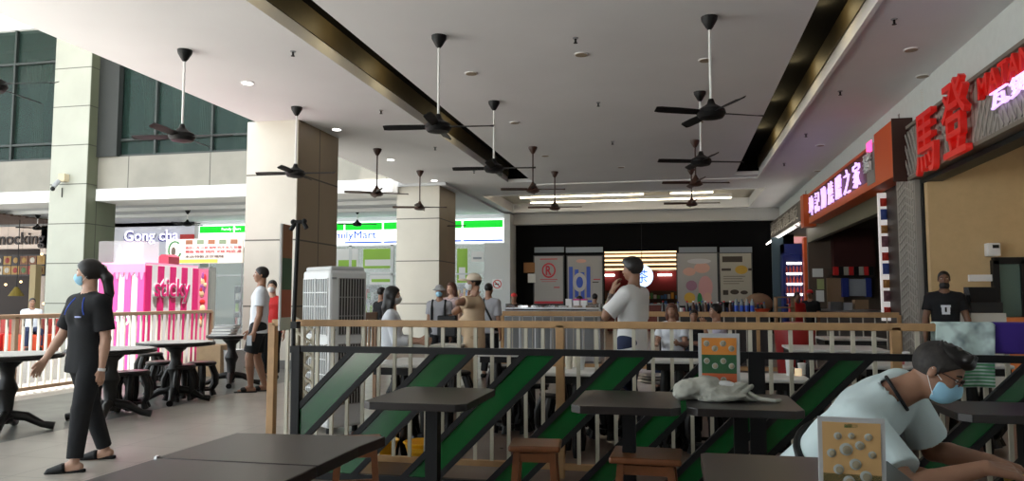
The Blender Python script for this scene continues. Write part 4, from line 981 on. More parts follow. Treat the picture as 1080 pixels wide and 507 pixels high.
for rr, (s, v, mt) in enumerate((('煮炒小食 豆腐 咖哩 叻沙 魚丸 粉麵', .58, redp), ('雞飯 鴨飯 燒肉 叉燒 時菜 湯', .42, redp), ('本店特製正宗風味', .22, ms[2]))):
    text('lettering', s, (X(.26), by - .022, Z(v)), FX, UZ, (b_.x - a.x) * (.72 if rr < 2 else .5), (b_.z - a.z) * .11, .006, mt, t)
for u in (.02, .98): MB().tube([(X(u), by + .03, 0), (X(u), by + .03, b_.z)], .012, 8).build('pole', greyp, t, world=True)
# ---- cafe customers' seat and lamp shapes
p = PY(64, 338, 12.5)
# red / orange seats beyond the railing
for i, (px, py, lb) in enumerate(((30, 352, 'red orange bench seat of the cafe beyond the brown railing'), (5, 348, 'dark red cafe chair at the picture edge beyond the brown railing'))):
    q = PY(px, 352, 16.0); q.x -= .55 * i; t = thing('cafe_bench', lb, 'bench', (q.x, 16, 0)); MB().box(q.x - .55, q.x + .45, 15.8, 16.4, 0, .42).build('seat', mat('seat_orange', rgb(200, 70, 30), .5) if i == 0 else redm, t, world=True, bevel=.03); MB().box(q.x - .55, q.x + .45, 16.4, 16.55, 0, .8).build('backrest', mat('seat_red', rgb(150, 40, 30), .5), t, world=True, bevel=.03)
t = thing('pendant_lamp', 'olive yellow lamp shade in the dim cafe', 'lamp', (PY(17, 305, 25).x, 25, 1.4))
q = PY(17, 312, 25); MB().lathe([(.28, 0), (.06, .35)], (q.x, 25, q.z), 16).build('shade', mat('olive_shade', rgb(130, 110, 40), .6), t, world=True); MB().bar((q.x, 25, q.z + .35), (q.x, 25, 4.4), .02).build('cord', black, t, world=True)
for i in range(4):
    q = PY((6, 22, 46, 44)[i], (300, 297, 320, 268)[i], 26); o = thing('globe_lamp', 'x', 'lamp', tuple(q)); MB().ball(q, .05, 8).build('globe', mat('warm_globe', (1, .6, .3), emit=4), o, world=True); MB().bar(q + Vector((0, 0, .05)), (q.x, q.y, 4.45), .004).build('cord', black, o, world=True); tag(o, ['small warm globe lamp over the dim cafe tables', 'second warm globe lamp by the olive shade', 'low warm globe lamp by the tall pale column', 'warm globe lamp just under the dish pictures'][i], 'lamp', 'small globe lamps in the cafe')

# ---- air cooler
ac = PZ(352, 455, 0); CXa, CYa = -3.37, 7.15
t = thing('air_cooler', 'tall white portable air cooler with louvred sides', 'air cooler', (CXa, CYa, 0), rz=-.62)
H_ = 1.60; wx, wy = .28, .21
MB().box(-wx, wx, -wy, wy, .06, H_ - .02).build('body', mat('cooler_white', (.66, .67, .67), .35), t, bevel=.03)
MB().box(-wx + .02, wx - .02, -wy + .02, wy - .02, H_ - .03, H_ + .02).build('top_cover', mat('cooler_top', (.5, .51, .51), .35), t, bevel=.02)
lg = mat('louvre_grey', (.19, .20, .20), .5)
for z0_, z1_ in ((.95, 1.50), (.28, .86)):
    for k in range(2):
        xa = -wx + .035 + k * .255; xb = xa + .235
        g_ = MB().box(xa, xb, -wy - .004, -wy, z0_, z1_).build('intake_panel', lg, t)
        m = MB()
        for i in range(5): m.box(xa, xb, -wy - .012, -wy - .004, z0_ + (z1_ - z0_) * i / 4 - .004, z0_ + (z1_ - z0_) * i / 4 + .004)
        for i in range(6): m.box(xa + (xb - xa) * i / 5 - .003, xa + (xb - xa) * i / 5 + .003, -wy - .009, -wy - .004, z0_, z1_)
        m.build('grille', whitep, g_)
    g_ = MB().box(wx, wx + .004, -wy + .10, wy - .04, z0_, z1_).build('outlet_panel', mat('outlet_dark', (.025, .02, .02), .6), t)
    m = MB()
    for i in range(10): m.box(wx + .004, wx + .014, -wy + .10 + i * (2 * wy - .14) / 9 - .004, -wy + .10 + i * (2 * wy - .14) / 9 + .004, z0_, z1_)
    for i in range(4): m.box(wx + .004, wx + .012, -wy + .10, wy - .04, z0_ + (z1_ - z0_) * i / 3 - .004, z0_ + (z1_ - z0_) * i / 3 + .004)
    m.build('grille', mat('grille_grey', (.33, .32, .31), .5), g_)
for sx_ in (-1, 1):
    for sy in (-1, 1): MB().lathe([(.03, 0), (.03, .06)], (sx_ * .19, sy * .14, 0), 12).build('caster', black, t)
for z in (1.0, 1.5): MB().box(wx, wx + .01, -wy + .02, -wy + .07, z - .01, z + .01).build('screw_plate', greyp, t)

# ---- banner stand with black pole
bx = PY(306, 300, 5.35)
t = thing('banner_stand', 'narrow printed banner seen edge on beside a black pole', 'banner stand', (-2.87, 5.35, 0))
q0 = PY(297, 232, 5.30); q1 = PY(308, 236, 5.48); zb_0 = 1.08
def bp(u, v): return (q0.x + (q1.x - q0.x) * u + .0, 5.30 + .17 * u, 1.06 + (1.875 - 1.06) * v)
ms = [mat('ban_brown', rgb(150, 100, 60), .5), mat('ban_green', rgb(60, 100, 70), .5), mat('ban_orange', rgb(170, 90, 60), .5), mat('ban_pale', rgb(190, 195, 180), .5)]
m = MB()
for v0, v1, k in ((0, .12, 3), (.12, .38, 2), (.38, .68, 1), (.68, 1, 0)): m.m(k).prism([bp(0, v0), bp(1, v0), bp(1, v1), bp(0, v1)], (.012, .004, 0))
m.build('printed_panel', ms, t, world=True)
MB().prism([bp(-.12, 0), bp(0, 0), bp(0, 1), bp(-.12, 1)], (.012, .004, 0)).build('edge_strip', whitep, t, world=True)
pl = PY(314.5, 238, 5.25); 
MB().tube([(pl.x, 5.25, 1.88), (pl.x - .02, 5.25, 1.1), (pl.x - .01, 5.25, 0)], .016, 10).build('pole', black, t, world=True)
MB().tube([(pl.x - .06, 5.25, 1.82), (pl.x - .02, 5.25, 1.88), (pl.x + .04, 5.25, 1.88), (pl.x + .07, 5.25, 1.83)], .018, 8).ball((pl.x - .04, 5.25, 1.88), .022, 6).ball((pl.x + .05, 5.25, 1.885), .02, 6).build('clamp', black, t, world=True)
for z_ in (1.08, .9): MB().box(pl.x - .03, pl.x + .02, 5.22, 5.28, z_, z_ + .05).build('bracket', black, t, world=True)
MB().box(pl.x - .12, pl.x + .12, 5.13, 5.37, 0, .02).build('base_plate', black, t, world=True)

# ------------------------------------------------------------------ middle area: tables and stools behind the railing
def rect_table(x0, x1, y0, y1, z, label, base='x'):
    t = thing('food_court_table', label, 'table', ((x0 + x1) / 2, (y0 + y1) / 2, 0), group='pale topped tables behind the railing')
    MB().box(x0, x1, y0, y1, z - .03, z).build('tabletop', marble, t, world=True, bevel=.01)
    MB().box(x0 + .02, x1 - .02, y0 + .02, y1 - .02, z - .09, z - .03).build('apron', ebony, t, world=True)
    for x in (x0 + .18, x1 - .18):
        for y in (y0 + .12, y1 - .12): MB().lathe([(.03, 0), (.045, .1), (.025, .3), (.05, .5), (.035, z - .09)], (x, y, 0), 10).build('leg', ebony, t, world=True, smooth=True)
    return t
def rt(pxa, pxb, py, d, label, z=.76):
    """table whose near edge runs between two image columns at row py"""
    a = PZ(pxa, py, z); b_ = PZ(pxb, py, z); y = (a.y + b_.y) / 2; return rect_table(a.x, b_.x, y, y + d, z, label)
rt(388, 446, 384, .75, 'pale table in front of the long haired woman')
rt(502, 556, 373, .9, 'pale table behind the slanting green panels near the man in cap')
rt(566, 630, 393, .55, 'low pale table behind the tall railing post, drink cups on it', .70)
rt(679, 739, 380, .8, 'pale table beside the man in white polo shirt')
rt(778, 856, 400, .55, 'low pale table behind the upright menu', .65)
rt(838, 938, 369, .9, 'pale table in the farther row before the thin railing')
rt(913, 980, 386, .7, 'pale table in front of the grey pilaster')
rt(1006, 1068, 385, .7, 'pale table behind the hanging towel')
rt(450, 484, 364, .45, 'pale table at the knees of the backpack couple')
rt(690, 760, 352, .9, 'pale table of the two seated diners by the thin railing')
rt(870, 935, 357, .7, 'small pale table just before the kitchen shop')
stl = [(452, 6.6), (540, 7.3), (560, 7.6), (590, 6.9), (612, 7.6), (640, 7.2), (690, 6.7), (715, 7.0), (742, 6.7), (815, 6.7), (840, 7.4), (870, 7.6), (905, 7.2), (935, 7.6), (965, 7.5), (430, 7.9), (480, 8.6), (1030, 7.5), (780, 8.6), (850, 9.8), (920, 9.6), (720, 9.6), (530, 9.5)]
where = ['beside the yellow tubs', 'behind the second green panel', 'nearest the tall railing post', 'behind the tall railing post', 'beyond the cups table', 'by the white polo man', 'just past the white polo man', 'before the grey bag', 'behind the grey bag', 'under the low table past the menu', 'beyond the upright menu', 'by the second bay of the divider', 'before the kitchen counter', 'near the third railing post', 'beside the pilaster table', 'at the long haired woman', 'by the backpack couple', 'beyond the leaning man', 'in the dark gap past the menu', 'before the farther row table', 'at the small kitchen side table', 'at the diners table', 'before the steel counter']
for i, ((px, Y), wh) in enumerate(zip(stl, where)):
    q = PY(px, 400, Y); drum(q.x, q.y, 'dark carved drum stool ' + wh, i * .37, 'dark carved stools behind the railing')
# trays / plates stacked on a side trolley: silver rings
def plate_stack(px, py, z, n, label, r=.13):
    q = PZ(px, py, z); t = thing('bowl_stack', label, 'bowls', (q.x, q.y, z), group='stacked bowls and trays')
    for k in range(n): MB().lathe([(r * .6, k * .03), (r, k * .03 + .025), (r * .96, k * .03 + .028), (r * .5, k * .03 + .008)], n=20).build('bowl', steel, t, smooth=True)
    return t
plate_stack(690, 404, .465, 3, 'stack of steel trays resting on a stool by the white polo man', .17)
plate_stack(548, 398, .465, 2, 'steel trays resting on a stool behind the green panel', .15)
# cups on the table
def cup(px, py, z, r, h, m_, label, grp):
    q = PZ(px, py, z); t = thing('cup', label, 'cup', (q.x, q.y, z), group=grp)
    MB().lathe([(r * .75, 0), (r, h), (r * .95, h)], n=14).build('cup_body', m_, t, smooth=True); MB().lathe([(r * 1.05, h), (r * 1.05, h + .008), (r * .6, h + .012)], n=14).build('lid', whitep, t)
kraft = mat('kraft_cup', (.60, .55, .44), .5); pale_cup = mat('pale_cup', (.66, .68, .68), .4)
for i, (px, py, m_, lb) in enumerate(((600, 389, kraft, 'tan cup nearest the tall railing post'), (607, 387, kraft, 'tan cup beside a paler cup'), (613, 390, pale_cup, 'pale cup at the end of the cups row'))):
    cup(px, py, .70, .035, .12, m_, lb, 'cups on the low table')
for i, (px, py, lb) in enumerate(((833, 396, 'tall white cup on the low table past the menu'), (846, 395, 'smaller pale cup farther back past the menu'))): cup(px, py, .65, .035, .15 if i == 0 else .09, pale_cup, lb, 'cups past the menu')
q = PZ(842, 396, .65); o = MB().lathe([(.03, 0), (.03, .05), (.028, .06)], q, 12).build('tea_glass', mat('glowing_glass', (.9, .7, .45), .1, emit=.5)); tag(o, 'small glass of bright yellow drink next to the tall white cup', 'glass')  # brightness put into the material as glow, no lamp in the glass
for i, (px, lb) in enumerate(((1003, 'red lidded jar on the pilaster table'), (868, 'red lidded jar on the farther row table'))):
    pass
for i, (px, py) in enumerate(((946, 375), (956, 374), (951, 376))):
    cup(px, py + 8, .76, .03, .08, [redm, pale_cup, mat('pink_cup', rgb(200, 110, 110), .5)][i], ['red cup on the pilaster table', 'pale cup on the pilaster table', 'pink cup on the pilaster table'][i], 'cups on the pilaster table')
# yellow tubs
for i, (px, Y, w) in enumerate(((402, 5.95, .28), (446, 5.95, .30))):
    q = PY(px, 470, Y); t = thing('yellow_tub', ['smaller yellow plastic tub behind the railing', 'larger yellow plastic tub behind the railing'][i], 'tub', (q.x, Y, 0), group='yellow tubs on the floor')
    h_ = .15
    MB().lathe([(w * .36, 0), (w * .48, h_ - .02), (w * .54, h_), (w * .5, h_ + .005), (w * .44, h_ - .03), (w * .34, .02)], n=28).build('tub_body', yellow, t, smooth=True)
    MB().box(-.06, .06, -w * .56, -w * .48, h_ - .06, h_ - .03).build('handle', yellow, t)
# wooden chair of the long haired woman
q = PY(405, 400, 8.4); t = thing('wooden_chair', 'wooden armchair of the long haired woman', 'chair', (q.x, 8.4, 0))
wd = mat('chair_wood', (.22, .12, .06), .45, noise=.15)
cxq = q.x
MB().box(cxq - .25, cxq + .25, 8.2, 8.7, .50, .55).build('seat', wd, t, world=True, bevel=.01)
for dx in (-.23, .23):
    for dy in (8.22, 8.68): MB().box(cxq + dx - .02, cxq + dx + .02, dy - .02, dy + .02, 0, .5 if dx > 0 else 1.1).build('leg', wd, t, world=True)
MB().box(cxq - .25, cxq - .21, 8.2, 8.7, 1.06, 1.14).build('backrest', wd, t, world=True); MB().box(cxq - .25, cxq - .21, 8.2, 8.7, .6, .66).build('back_rail', wd, t, world=True)
m = MB()
for i in range(4): m.box(cxq - .24, cxq - .22, 8.28 + i * .1, 8.31 + i * .1, .66, 1.06)
m.build('slats', wd, t, world=True)

# ------------------------------------------------------------------ steel counter and bottle counter beyond thin railing
cy = 14.7
a = PY(531, 326, cy); b_ = PY(633, 326, cy)
t = thing('steel_counter', 'long stainless steel serving counter before the far posters', 'counter', ((a.x + b_.x) / 2, cy, 0))
MB().box(a.x, b_.x, cy, cy + .75, .1, 1.02).build('cabinet', steel, t, world=True); MB().box(a.x + .05, b_.x - .05, cy + .05, cy + .7, 0, .1).build('plinth', greyp, t, world=True)
MB().box(a.x - .04, b_.x + .04, cy - .05, cy + .8, 1.02, 1.07).build('worktop', steel, t, world=True)
MB().box(a.x, b_.x, cy + .05, cy + .7, 1.10, 1.13).box(a.x, a.x + .03, cy + .05, cy + .7, 1.05, 1.2).box(b_.x - .03, b_.x, cy + .05, cy + .7, 1.05, 1.2).build('raised_shelf', steel, t, world=True)
m = MB()
for i in range(6):
    x = a.x + .03 + i * (b_.x - a.x - .3) / 5.2; m.box(x, x + .28, cy - .015, cy, .2, .95)
m.build('door_panels', mat('steel_dark', (.25, .26, .27), .35, metal=.8), t, world=True)
for i in range(7):
    x = a.x + .1 + i * .27; o = thing('food_tray', 'steel food tray in the counter row, tray %s from the sunlit end' % ['one', 'two', 'three', 'four', 'five', 'six', 'seven'][i], 'tray', (x, cy + .3, 1.13), group='trays on the steel counter')
    MB().box(x - .1, x + .1, cy + .1, cy + .5, 1.13, 1.17).build('tray', chrome, o, world=True)
for i in range(3):
    q = PY(600 + i * 8, 318, cy + .2); t = thing('paper_box', ['white paper box, first of three on the steel counter', 'white paper box with pink top, middle of three', 'white paper box with pink top, last of three'][i], 'box', (q.x, cy + .2, 1.13), group='white boxes on the steel counter')
    MB().box(q.x - .06, q.x + .06, cy + .15, cy + .3, 1.13, 1.29).build('carton', whitep, t, world=True); MB().box(q.x - .06, q.x + .06, cy + .145, cy + .305, 1.27, 1.30).build('lid', pinkm if i else whitep, t, world=True)
# bottle counter
cy = 15.6
a = PY(695, 330, cy); b_ = PY(812, 330, cy)
t = thing('bottle_counter', 'dark counter crowded with drink bottles and cans', 'counter', ((a.x + b_.x) / 2, cy, 0))
MB().box(a.x, b_.x, cy, cy + .8, 0, .96).build('body', mat('counter_dark', (.035, .03, .03), .5), t, world=True); MB().box(a.x - .03, b_.x + .03, cy - .03, cy + .83, .96, 1.0).build('worktop', darkwood, t, world=True)
caps = [redm, mat('cap_blue', rgb(50, 80, 160), .4), whitep, mat('cap_pink', rgb(180, 100, 120), .4)]
bod = [mat('bottle_dark', (.03, .02, .02), .25), mat('bottle_blue', rgb(40, 60, 110), .3), mat('bottle_brown', rgb(80, 45, 30), .3), mat('bottle_clear', rgb(130, 140, 145), .2)]
cnt = 0; nm = 34
for k in range(nm):
    x = a.x + .08 + (b_.x - a.x - .16) * k / (nm - 1)
    for row in range(1):
        yy = cy + .12 + .1 * (k % 2); h_ = random.choice((.22, .26, .24, .12)); bm_ = bod[k * 7 % 4]; cm_ = caps[k * 5 % 4]
        tall = h_ > .2
        t = thing('drink_bottle' if tall else 'drink_can', ('dark bottle with %s cap standing on the crowded drinks counter' % ['red', 'blue', 'white', 'pink'][k * 5 % 4]) if tall else 'squat drink can standing on the crowded drinks counter', 'bottle' if tall else 'can', (x, yy, 1.0), group=('bottles on the drinks counter, %s caps' % ['red', 'blue', 'white', 'pink'][k * 5 % 4]) if tall else 'cans on the drinks counter')
        if tall:
            MB().lathe([(.038, 0), (.038, h_ * .6), (.016, h_ * .82), (.016, h_ * .92)], n=10).build('bottle_body', bm_, t, smooth=True); MB().lathe([(.019, h_ * .9), (.019, h_)], n=10).build('cap', cm_, t)
        else: MB().lathe([(.03, 0), (.034, .01), (.034, .11), (.028, .12)], n=12).build('can_body', cm_, t, smooth=True)
q = PY(806, 325, 15.3); t = thing('bucket', 'orange red basin at the end of the drinks counter', 'basin', (q.x, 15.7, 1.0)); MB().lathe([(.09, 0), (.15, .1), (.16, .11), (.13, .1)], n=20).build('basin', mat('basin_red', rgb(200, 70, 40), .4), t, smooth=True)
q = PY(800, 320, 16.1); t = thing('rice_sack', 'tan rounded sack behind the orange red basin', 'sack', (q.x, 16.1, 1.0)); MB().ball((0, 0, .2), (.28, .15, .22), 10).build('sack', mat('sack_tan', rgb(130, 100, 75), .8), t, smooth=True)
q = PY(786, 320, 15.5)
for i in range(4):
    x = q.x - .16 + i * .1; t = thing('water_bottle', 'blue labelled water bottle, %s in the pack by the tan sack' % ['first', 'second', 'third', 'last'][i], 'bottle', (x, 15.5 + .1, 1.0), group='blue labelled bottles'); MB().lathe([(.04, 0), (.04, .22), (.016, .28), (.016, .3)], n=10).build('bottle_body', bod[3], t, smooth=True); MB().lathe([(.0415, .06), (.0415, .17)], n=10).build('label_band', mat('label_blue', rgb(40, 80, 190), .4), t)
# shelf rack & bits beyond (beige crate by chiller)
q = PY(832, 330, 17.0); t = thing('wooden_crate', 'tan open crate shelf in front of the drinks chiller', 'crate', (q.x, 17, 0))
MB().box(q.x - .25, q.x - .22, 17, 17.4, 0, 1.35).box(q.x + .1, q.x + .13, 17, 17.4, 0, 1.35).box(q.x - .25, q.x + .13, 17, 17.4, .9, .93).box(q.x - .25, q.x + .13, 17, 17.4, 1.1, 1.13).box(q.x - .25, q.x + .13, 17, 17.4, 1.32, 1.35).build('crate', mat('crate_tan', rgb(150, 115, 80), .6), t, world=True)
q = PY(838, 350, 10.5); o = MB().lathe([(.20, 0), (.24, .7), (.26, .9), (.24, .98), (.1, 1.0)], (q.x, 10.5, 0), 24).build('red_bin', mat('bin_red', rgb(150, 18, 20), .45), smooth=True); tag(o, 'tall red bin standing past the upright menu', 'bin')

# ------------------------------------------------------------------ cloths
def cloth(name, pts_fn, nu, nv, m_, label=None, cat=None, parent=None, th=.004):
    mb = MB()
    for i in range(nu + 1):
        for j in range(nv + 1): mb.v.append(tuple(pts_fn(i / nu, j / nv)))
    for i in range(nu):
        for j in range(nv):
            a = i * (nv + 1) + j; mb.face([a, a + 1, a + nv + 2, a + nv + 1])
    o = mb.build(name, m_, parent, world=parent is not None, smooth=True)
    s = o.modifiers.new('solid', 'SOLIDIFY'); s.thickness = th
    if label: tag(o, label, cat)
    return o
ta = PY(986, 342, RY - .05).x; tb = PY(1048, 342, RY - .05).x; tc = PY(1049, 342, RY - .05).x; td = PY(1100, 342, RY - .05).x
def hang(x0, x1, top, front, backl, amp, k):
    def f(u, v):
        L = front + backl + .09; s = v * L; x = x0 + (x1 - x0) * u
        w = amp * math.sin(u * k + 1) * min(1, abs(s - backl) * 3)
        if s < backl: return (x, RY + .045 + w * .3, top - (backl - s))
        if s < backl + .09: q_ = (s - backl) / .09; return (x, RY + .045 - .09 * q_, top + .006 * math.sin(q_ * math.pi))
        return (x + .01 * math.sin(v * 5), RY - .048 + w - .0, top - (s - backl - .09))
    return f
towel_m = bpy.data.materials.new('pale_towel'); towel_m.use_nodes = True; nt = towel_m.node_tree; b = nt.nodes['Principled BSDF']; b.inputs['Roughness'].default_value = .9
tcn = nt.nodes.new('ShaderNodeTexCoord'); nn = nt.nodes.new('ShaderNodeTexNoise'); nn.inputs['Scale'].default_value = 9; nt.links.new(tcn.outputs['Object'], nn.inputs['Vector'])
cr = nt.nodes.new('ShaderNodeValToRGB'); cr.color_ramp.elements[0].color = (*rgb(120, 135, 140), 1); cr.color_ramp.elements[0].position = .35; cr.color_ramp.elements[1].color = (*rgb(215, 235, 232), 1); cr.color_ramp.elements[1].position = .6
nt.links.new(nn.outputs['Fac'], cr.inputs[0])
spz = nt.nodes.new('ShaderNodeSeparateXYZ'); nt.links.new(tcn.outputs['Object'], spz.inputs[0])
lt2 = nt.nodes.new('ShaderNodeMath'); lt2.operation = 'LESS_THAN'; nt.links.new(spz.outputs['Z'], lt2.inputs[0]); lt2.inputs[1].default_value = .16
wv = nt.nodes.new('ShaderNodeTexWave'); wv.bands_direction = 'Z'; wv.inputs['Scale'].default_value = 14; nt.links.new(tcn.outputs['Object'], wv.inputs['Vector'])
ml = nt.nodes.new('ShaderNodeMath'); ml.operation = 'MULTIPLY'; nt.links.new(lt2.outputs[0], ml.inputs[0]); nt.links.new(wv.outputs['Fac'], ml.inputs[1])
mxx = nt.nodes.new('ShaderNodeMixRGB'); nt.links.new(ml.outputs[0], mxx.inputs[0]); nt.links.new(cr.outputs[0], mxx.inputs[1]); mxx.inputs[2].default_value = (*rgb(60, 150, 90), 1); nt.links.new(mxx.outputs[0], b.inputs['Base Color'])
cloth('towel', hang(ta, tb, 1.142, .42, .2, .02, 9), 30, 40, towel_m, 'pale blue grey towel with green stripes hanging over the railing', 'towel')
cloth('towel', hang(tc, td, 1.142, .20, .2, .015, 7), 20, 30, mat('purple_cloth', rgb(55, 30, 125), .85), 'deep purple cloth hanging over the railing next to the towel', 'cloth')

# ------------------------------------------------------------------ smooth continuous bodies from blended rounded volumes
V3 = lambda *a: np.array(a, dtype=np.float32)
def nrm(v): v = np.array(v, dtype=float); return v / (np.linalg.norm(v) + 1e-12)
class Field:
    def __init__(s): s.p = []; s.sub = []
    def cone(s, a, b, ra, rb, k=.015, clips=(), flat=None):
        s.p.append(('c', np.array(a, float), np.array(b, float), ra, rb, k, clips, flat)); return s
    def ell(s, c, r, ax=None, k=.015, clips=()):
        ax = np.eye(3) if ax is None else np.array(ax, float); s.p.append(('e', np.array(c, float), np.array(r, float), ax, None, k, clips, None)); return s
    def cut_cone(s, a, b, ra, rb): s.sub.append(('c', np.array(a, float), np.array(b, float), ra, rb)); return s
    def cut_half(s, p, n): s.sub.append(('h', np.array(p, float), nrm(n))); return s      # keeps the side n points away from
    @staticmethod
    def _cone(P, a, b, ra, rb):
        ba = b - a; L2 = float(ba @ ba) + 1e-12; t = np.clip(((P - a) @ ba) / L2, 0, 1)
        d = P - a - t[..., None] * ba
        return np.sqrt((d * d).sum(-1)) - (ra + (rb - ra) * t)
    @staticmethod
    def _ell(P, c, r, ax):
        q = (P - c) @ ax.T; k0 = np.sqrt(((q / r) ** 2).sum(-1)); k1 = np.sqrt(((q / (r * r)) ** 2).sum(-1)) + 1e-9
        return k0 * (k0 - 1) / k1
    def mesh(s, h):
        lo = []; hi = []
        for p in s.p:
            if p[0] == 'c':
                R = max(p[3], p[4]); lo.append(np.minimum(p[1], p[2]) - R); hi.append(np.maximum(p[1], p[2]) + R)
            else: R = max(p[2]); lo.append(p[1] - R); hi.append(p[1] + R)
        o = np.min(lo, 0) - 3 * h; e = np.max(hi, 0) + 3 * h
        n = np.ceil((e - o) / h).astype(int) + 1
        G = np.full(n, .06, dtype=np.float32)
        for p, l, u in zip(s.p, lo, hi):
            m = p[5] + 2.5 * h + .004
            i0 = np.maximum(((l - m - o) / h).astype(int), 0); i1 = np.minimum(((u + m - o) / h).astype(int) + 2, n)
            sl = tuple(slice(a, b) for a, b in zip(i0, i1))
            P = np.stack(np.meshgrid(*[o[i] + h * np.arange(i0[i], i1[i]) for i in range(3)], indexing='ij'), -1).astype(np.float32)
            if p[0] == 'c': d = s._cone(P, p[1], p[2], p[3], p[4])
            else: d = s._ell(P, p[1], p[2], p[3])
            for cp, cn in p[6]: d = np.maximum(d, (P - np.array(cp)) @ nrm(cn))
            g = G[sl]; k = p[5]
            hh_ = np.clip(.5 + .5 * (g - d) / k, 0, 1); G[sl] = g * (1 - hh_) + d * hh_ - k * hh_ * (1 - hh_)
        if s.sub:
            P = np.stack(np.meshgrid(*[o[i] + h * np.arange(n[i]) for i in range(3)], indexing='ij'), -1).astype(np.float32)
            for q in s.sub:
                if q[0] == 'c': G = np.maximum(G, -s._cone(P, q[1], q[2], q[3], q[4]))
                else: G = np.maximum(G, (P - q[1]) @ q[2])
        return surfnet(G, o, h)
def surfnet(G, o, h):
    S = G < 0
    c = [S[i:S.shape[0] - 1 + i, j:S.shape[1] - 1 + j, k:S.shape[2] - 1 + k] for i in (0, 1) for j in (0, 1) for k in (0, 1)]
    an = np.logical_or.reduce(c); al = np.logical_and.reduce(c); M = an & ~al
    idx = np.full(M.shape, -1, dtype=np.int64); I = np.argwhere(M); idx[M] = np.arange(len(I))
    g = lambda i, j, k: G[I[:, 0] + i, I[:, 1] + j, I[:, 2] + k]
    acc = np.zeros((len(I), 3)); cnt = np.zeros(len(I))
    cs = [(i, j, k) for i in (0, 1) for j in (0, 1) for k in (0, 1)]
    for a in cs:
        for ax in range(3):
            if a[ax]: continue
            b = list(a); b[ax] = 1; b = tuple(b); ga = g(*a); gb = g(*b); m = (ga < 0) != (gb < 0)
            t = np.where(m, ga / (ga - gb + 1e-20), 0); p = np.array(a, float)[None] + 0 * acc; p[:, ax] = t
            acc += p * m[:, None]; cnt += m
    V = o + h * (I + acc / cnt[:, None])
    F = []
    for ax in range(3):
        A = [slice(1, -1)] * 3; B = [slice(1, -1)] * 3; A[ax] = slice(0, -1); B[ax] = slice(1, None)
        sa = S[tuple(A)]; sb = S[tuple(B)]; E = np.argwhere(sa != sb)
        if not len(E): continue
        off = np.ones(3, int); off[ax] = 0; E2 = E + off; flip = sa[tuple(E.T)]
        u, v = [(1, 2), (2, 0), (0, 1)][ax]
        def cell(du, dv):
            q = E2.copy(); q[:, u] -= du; q[:, v] -= dv; return idx[tuple(q.T)]
        q = np.stack([cell(1, 1), cell(0, 1), cell(0, 0), cell(1, 0)], 1); q[~flip] = q[~flip][:, ::-1]
        F.append(q)
    F = np.concatenate(F); F = F[(F >= 0).all(1)]
    return V, F
def field_obj(name, fld, h, m_, parent, world=True, label=None, cat=None):
    V, F = fld.mesh(h)
    if parent is not None and world: V = V - np.array(wloc(parent))
    me = bpy.data.meshes.new(name); org = None
    o = bpy.data.objects.new(name, me)
    if parent is None:
        c = np.array([V[:, 0].mean(), V[:, 1].mean(), V[:, 2].min()]); V = V - c; o.location = tuple(c)
    n = len(V); me.vertices.add(n); me.vertices.foreach_set('co', V.reshape(-1).astype(np.float32))
    me.loops.add(len(F) * 4); me.loops.foreach_set('vertex_index', F.reshape(-1).astype(np.int32)); me.polygons.add(len(F))
    me.polygons.foreach_set('loop_start', np.arange(0, len(F) * 4, 4, dtype=np.int32)); me.polygons.foreach_set('loop_total', np.full(len(F), 4, dtype=np.int32))
    me.update(calc_edges=True); me.validate(); me.polygons.foreach_set('use_smooth', [True] * len(me.polygons))
    me.materials.append(m_); col.objects.link(o)
    if parent is not None: o.parent = parent
    if label: tag(o, label, cat)
    return o

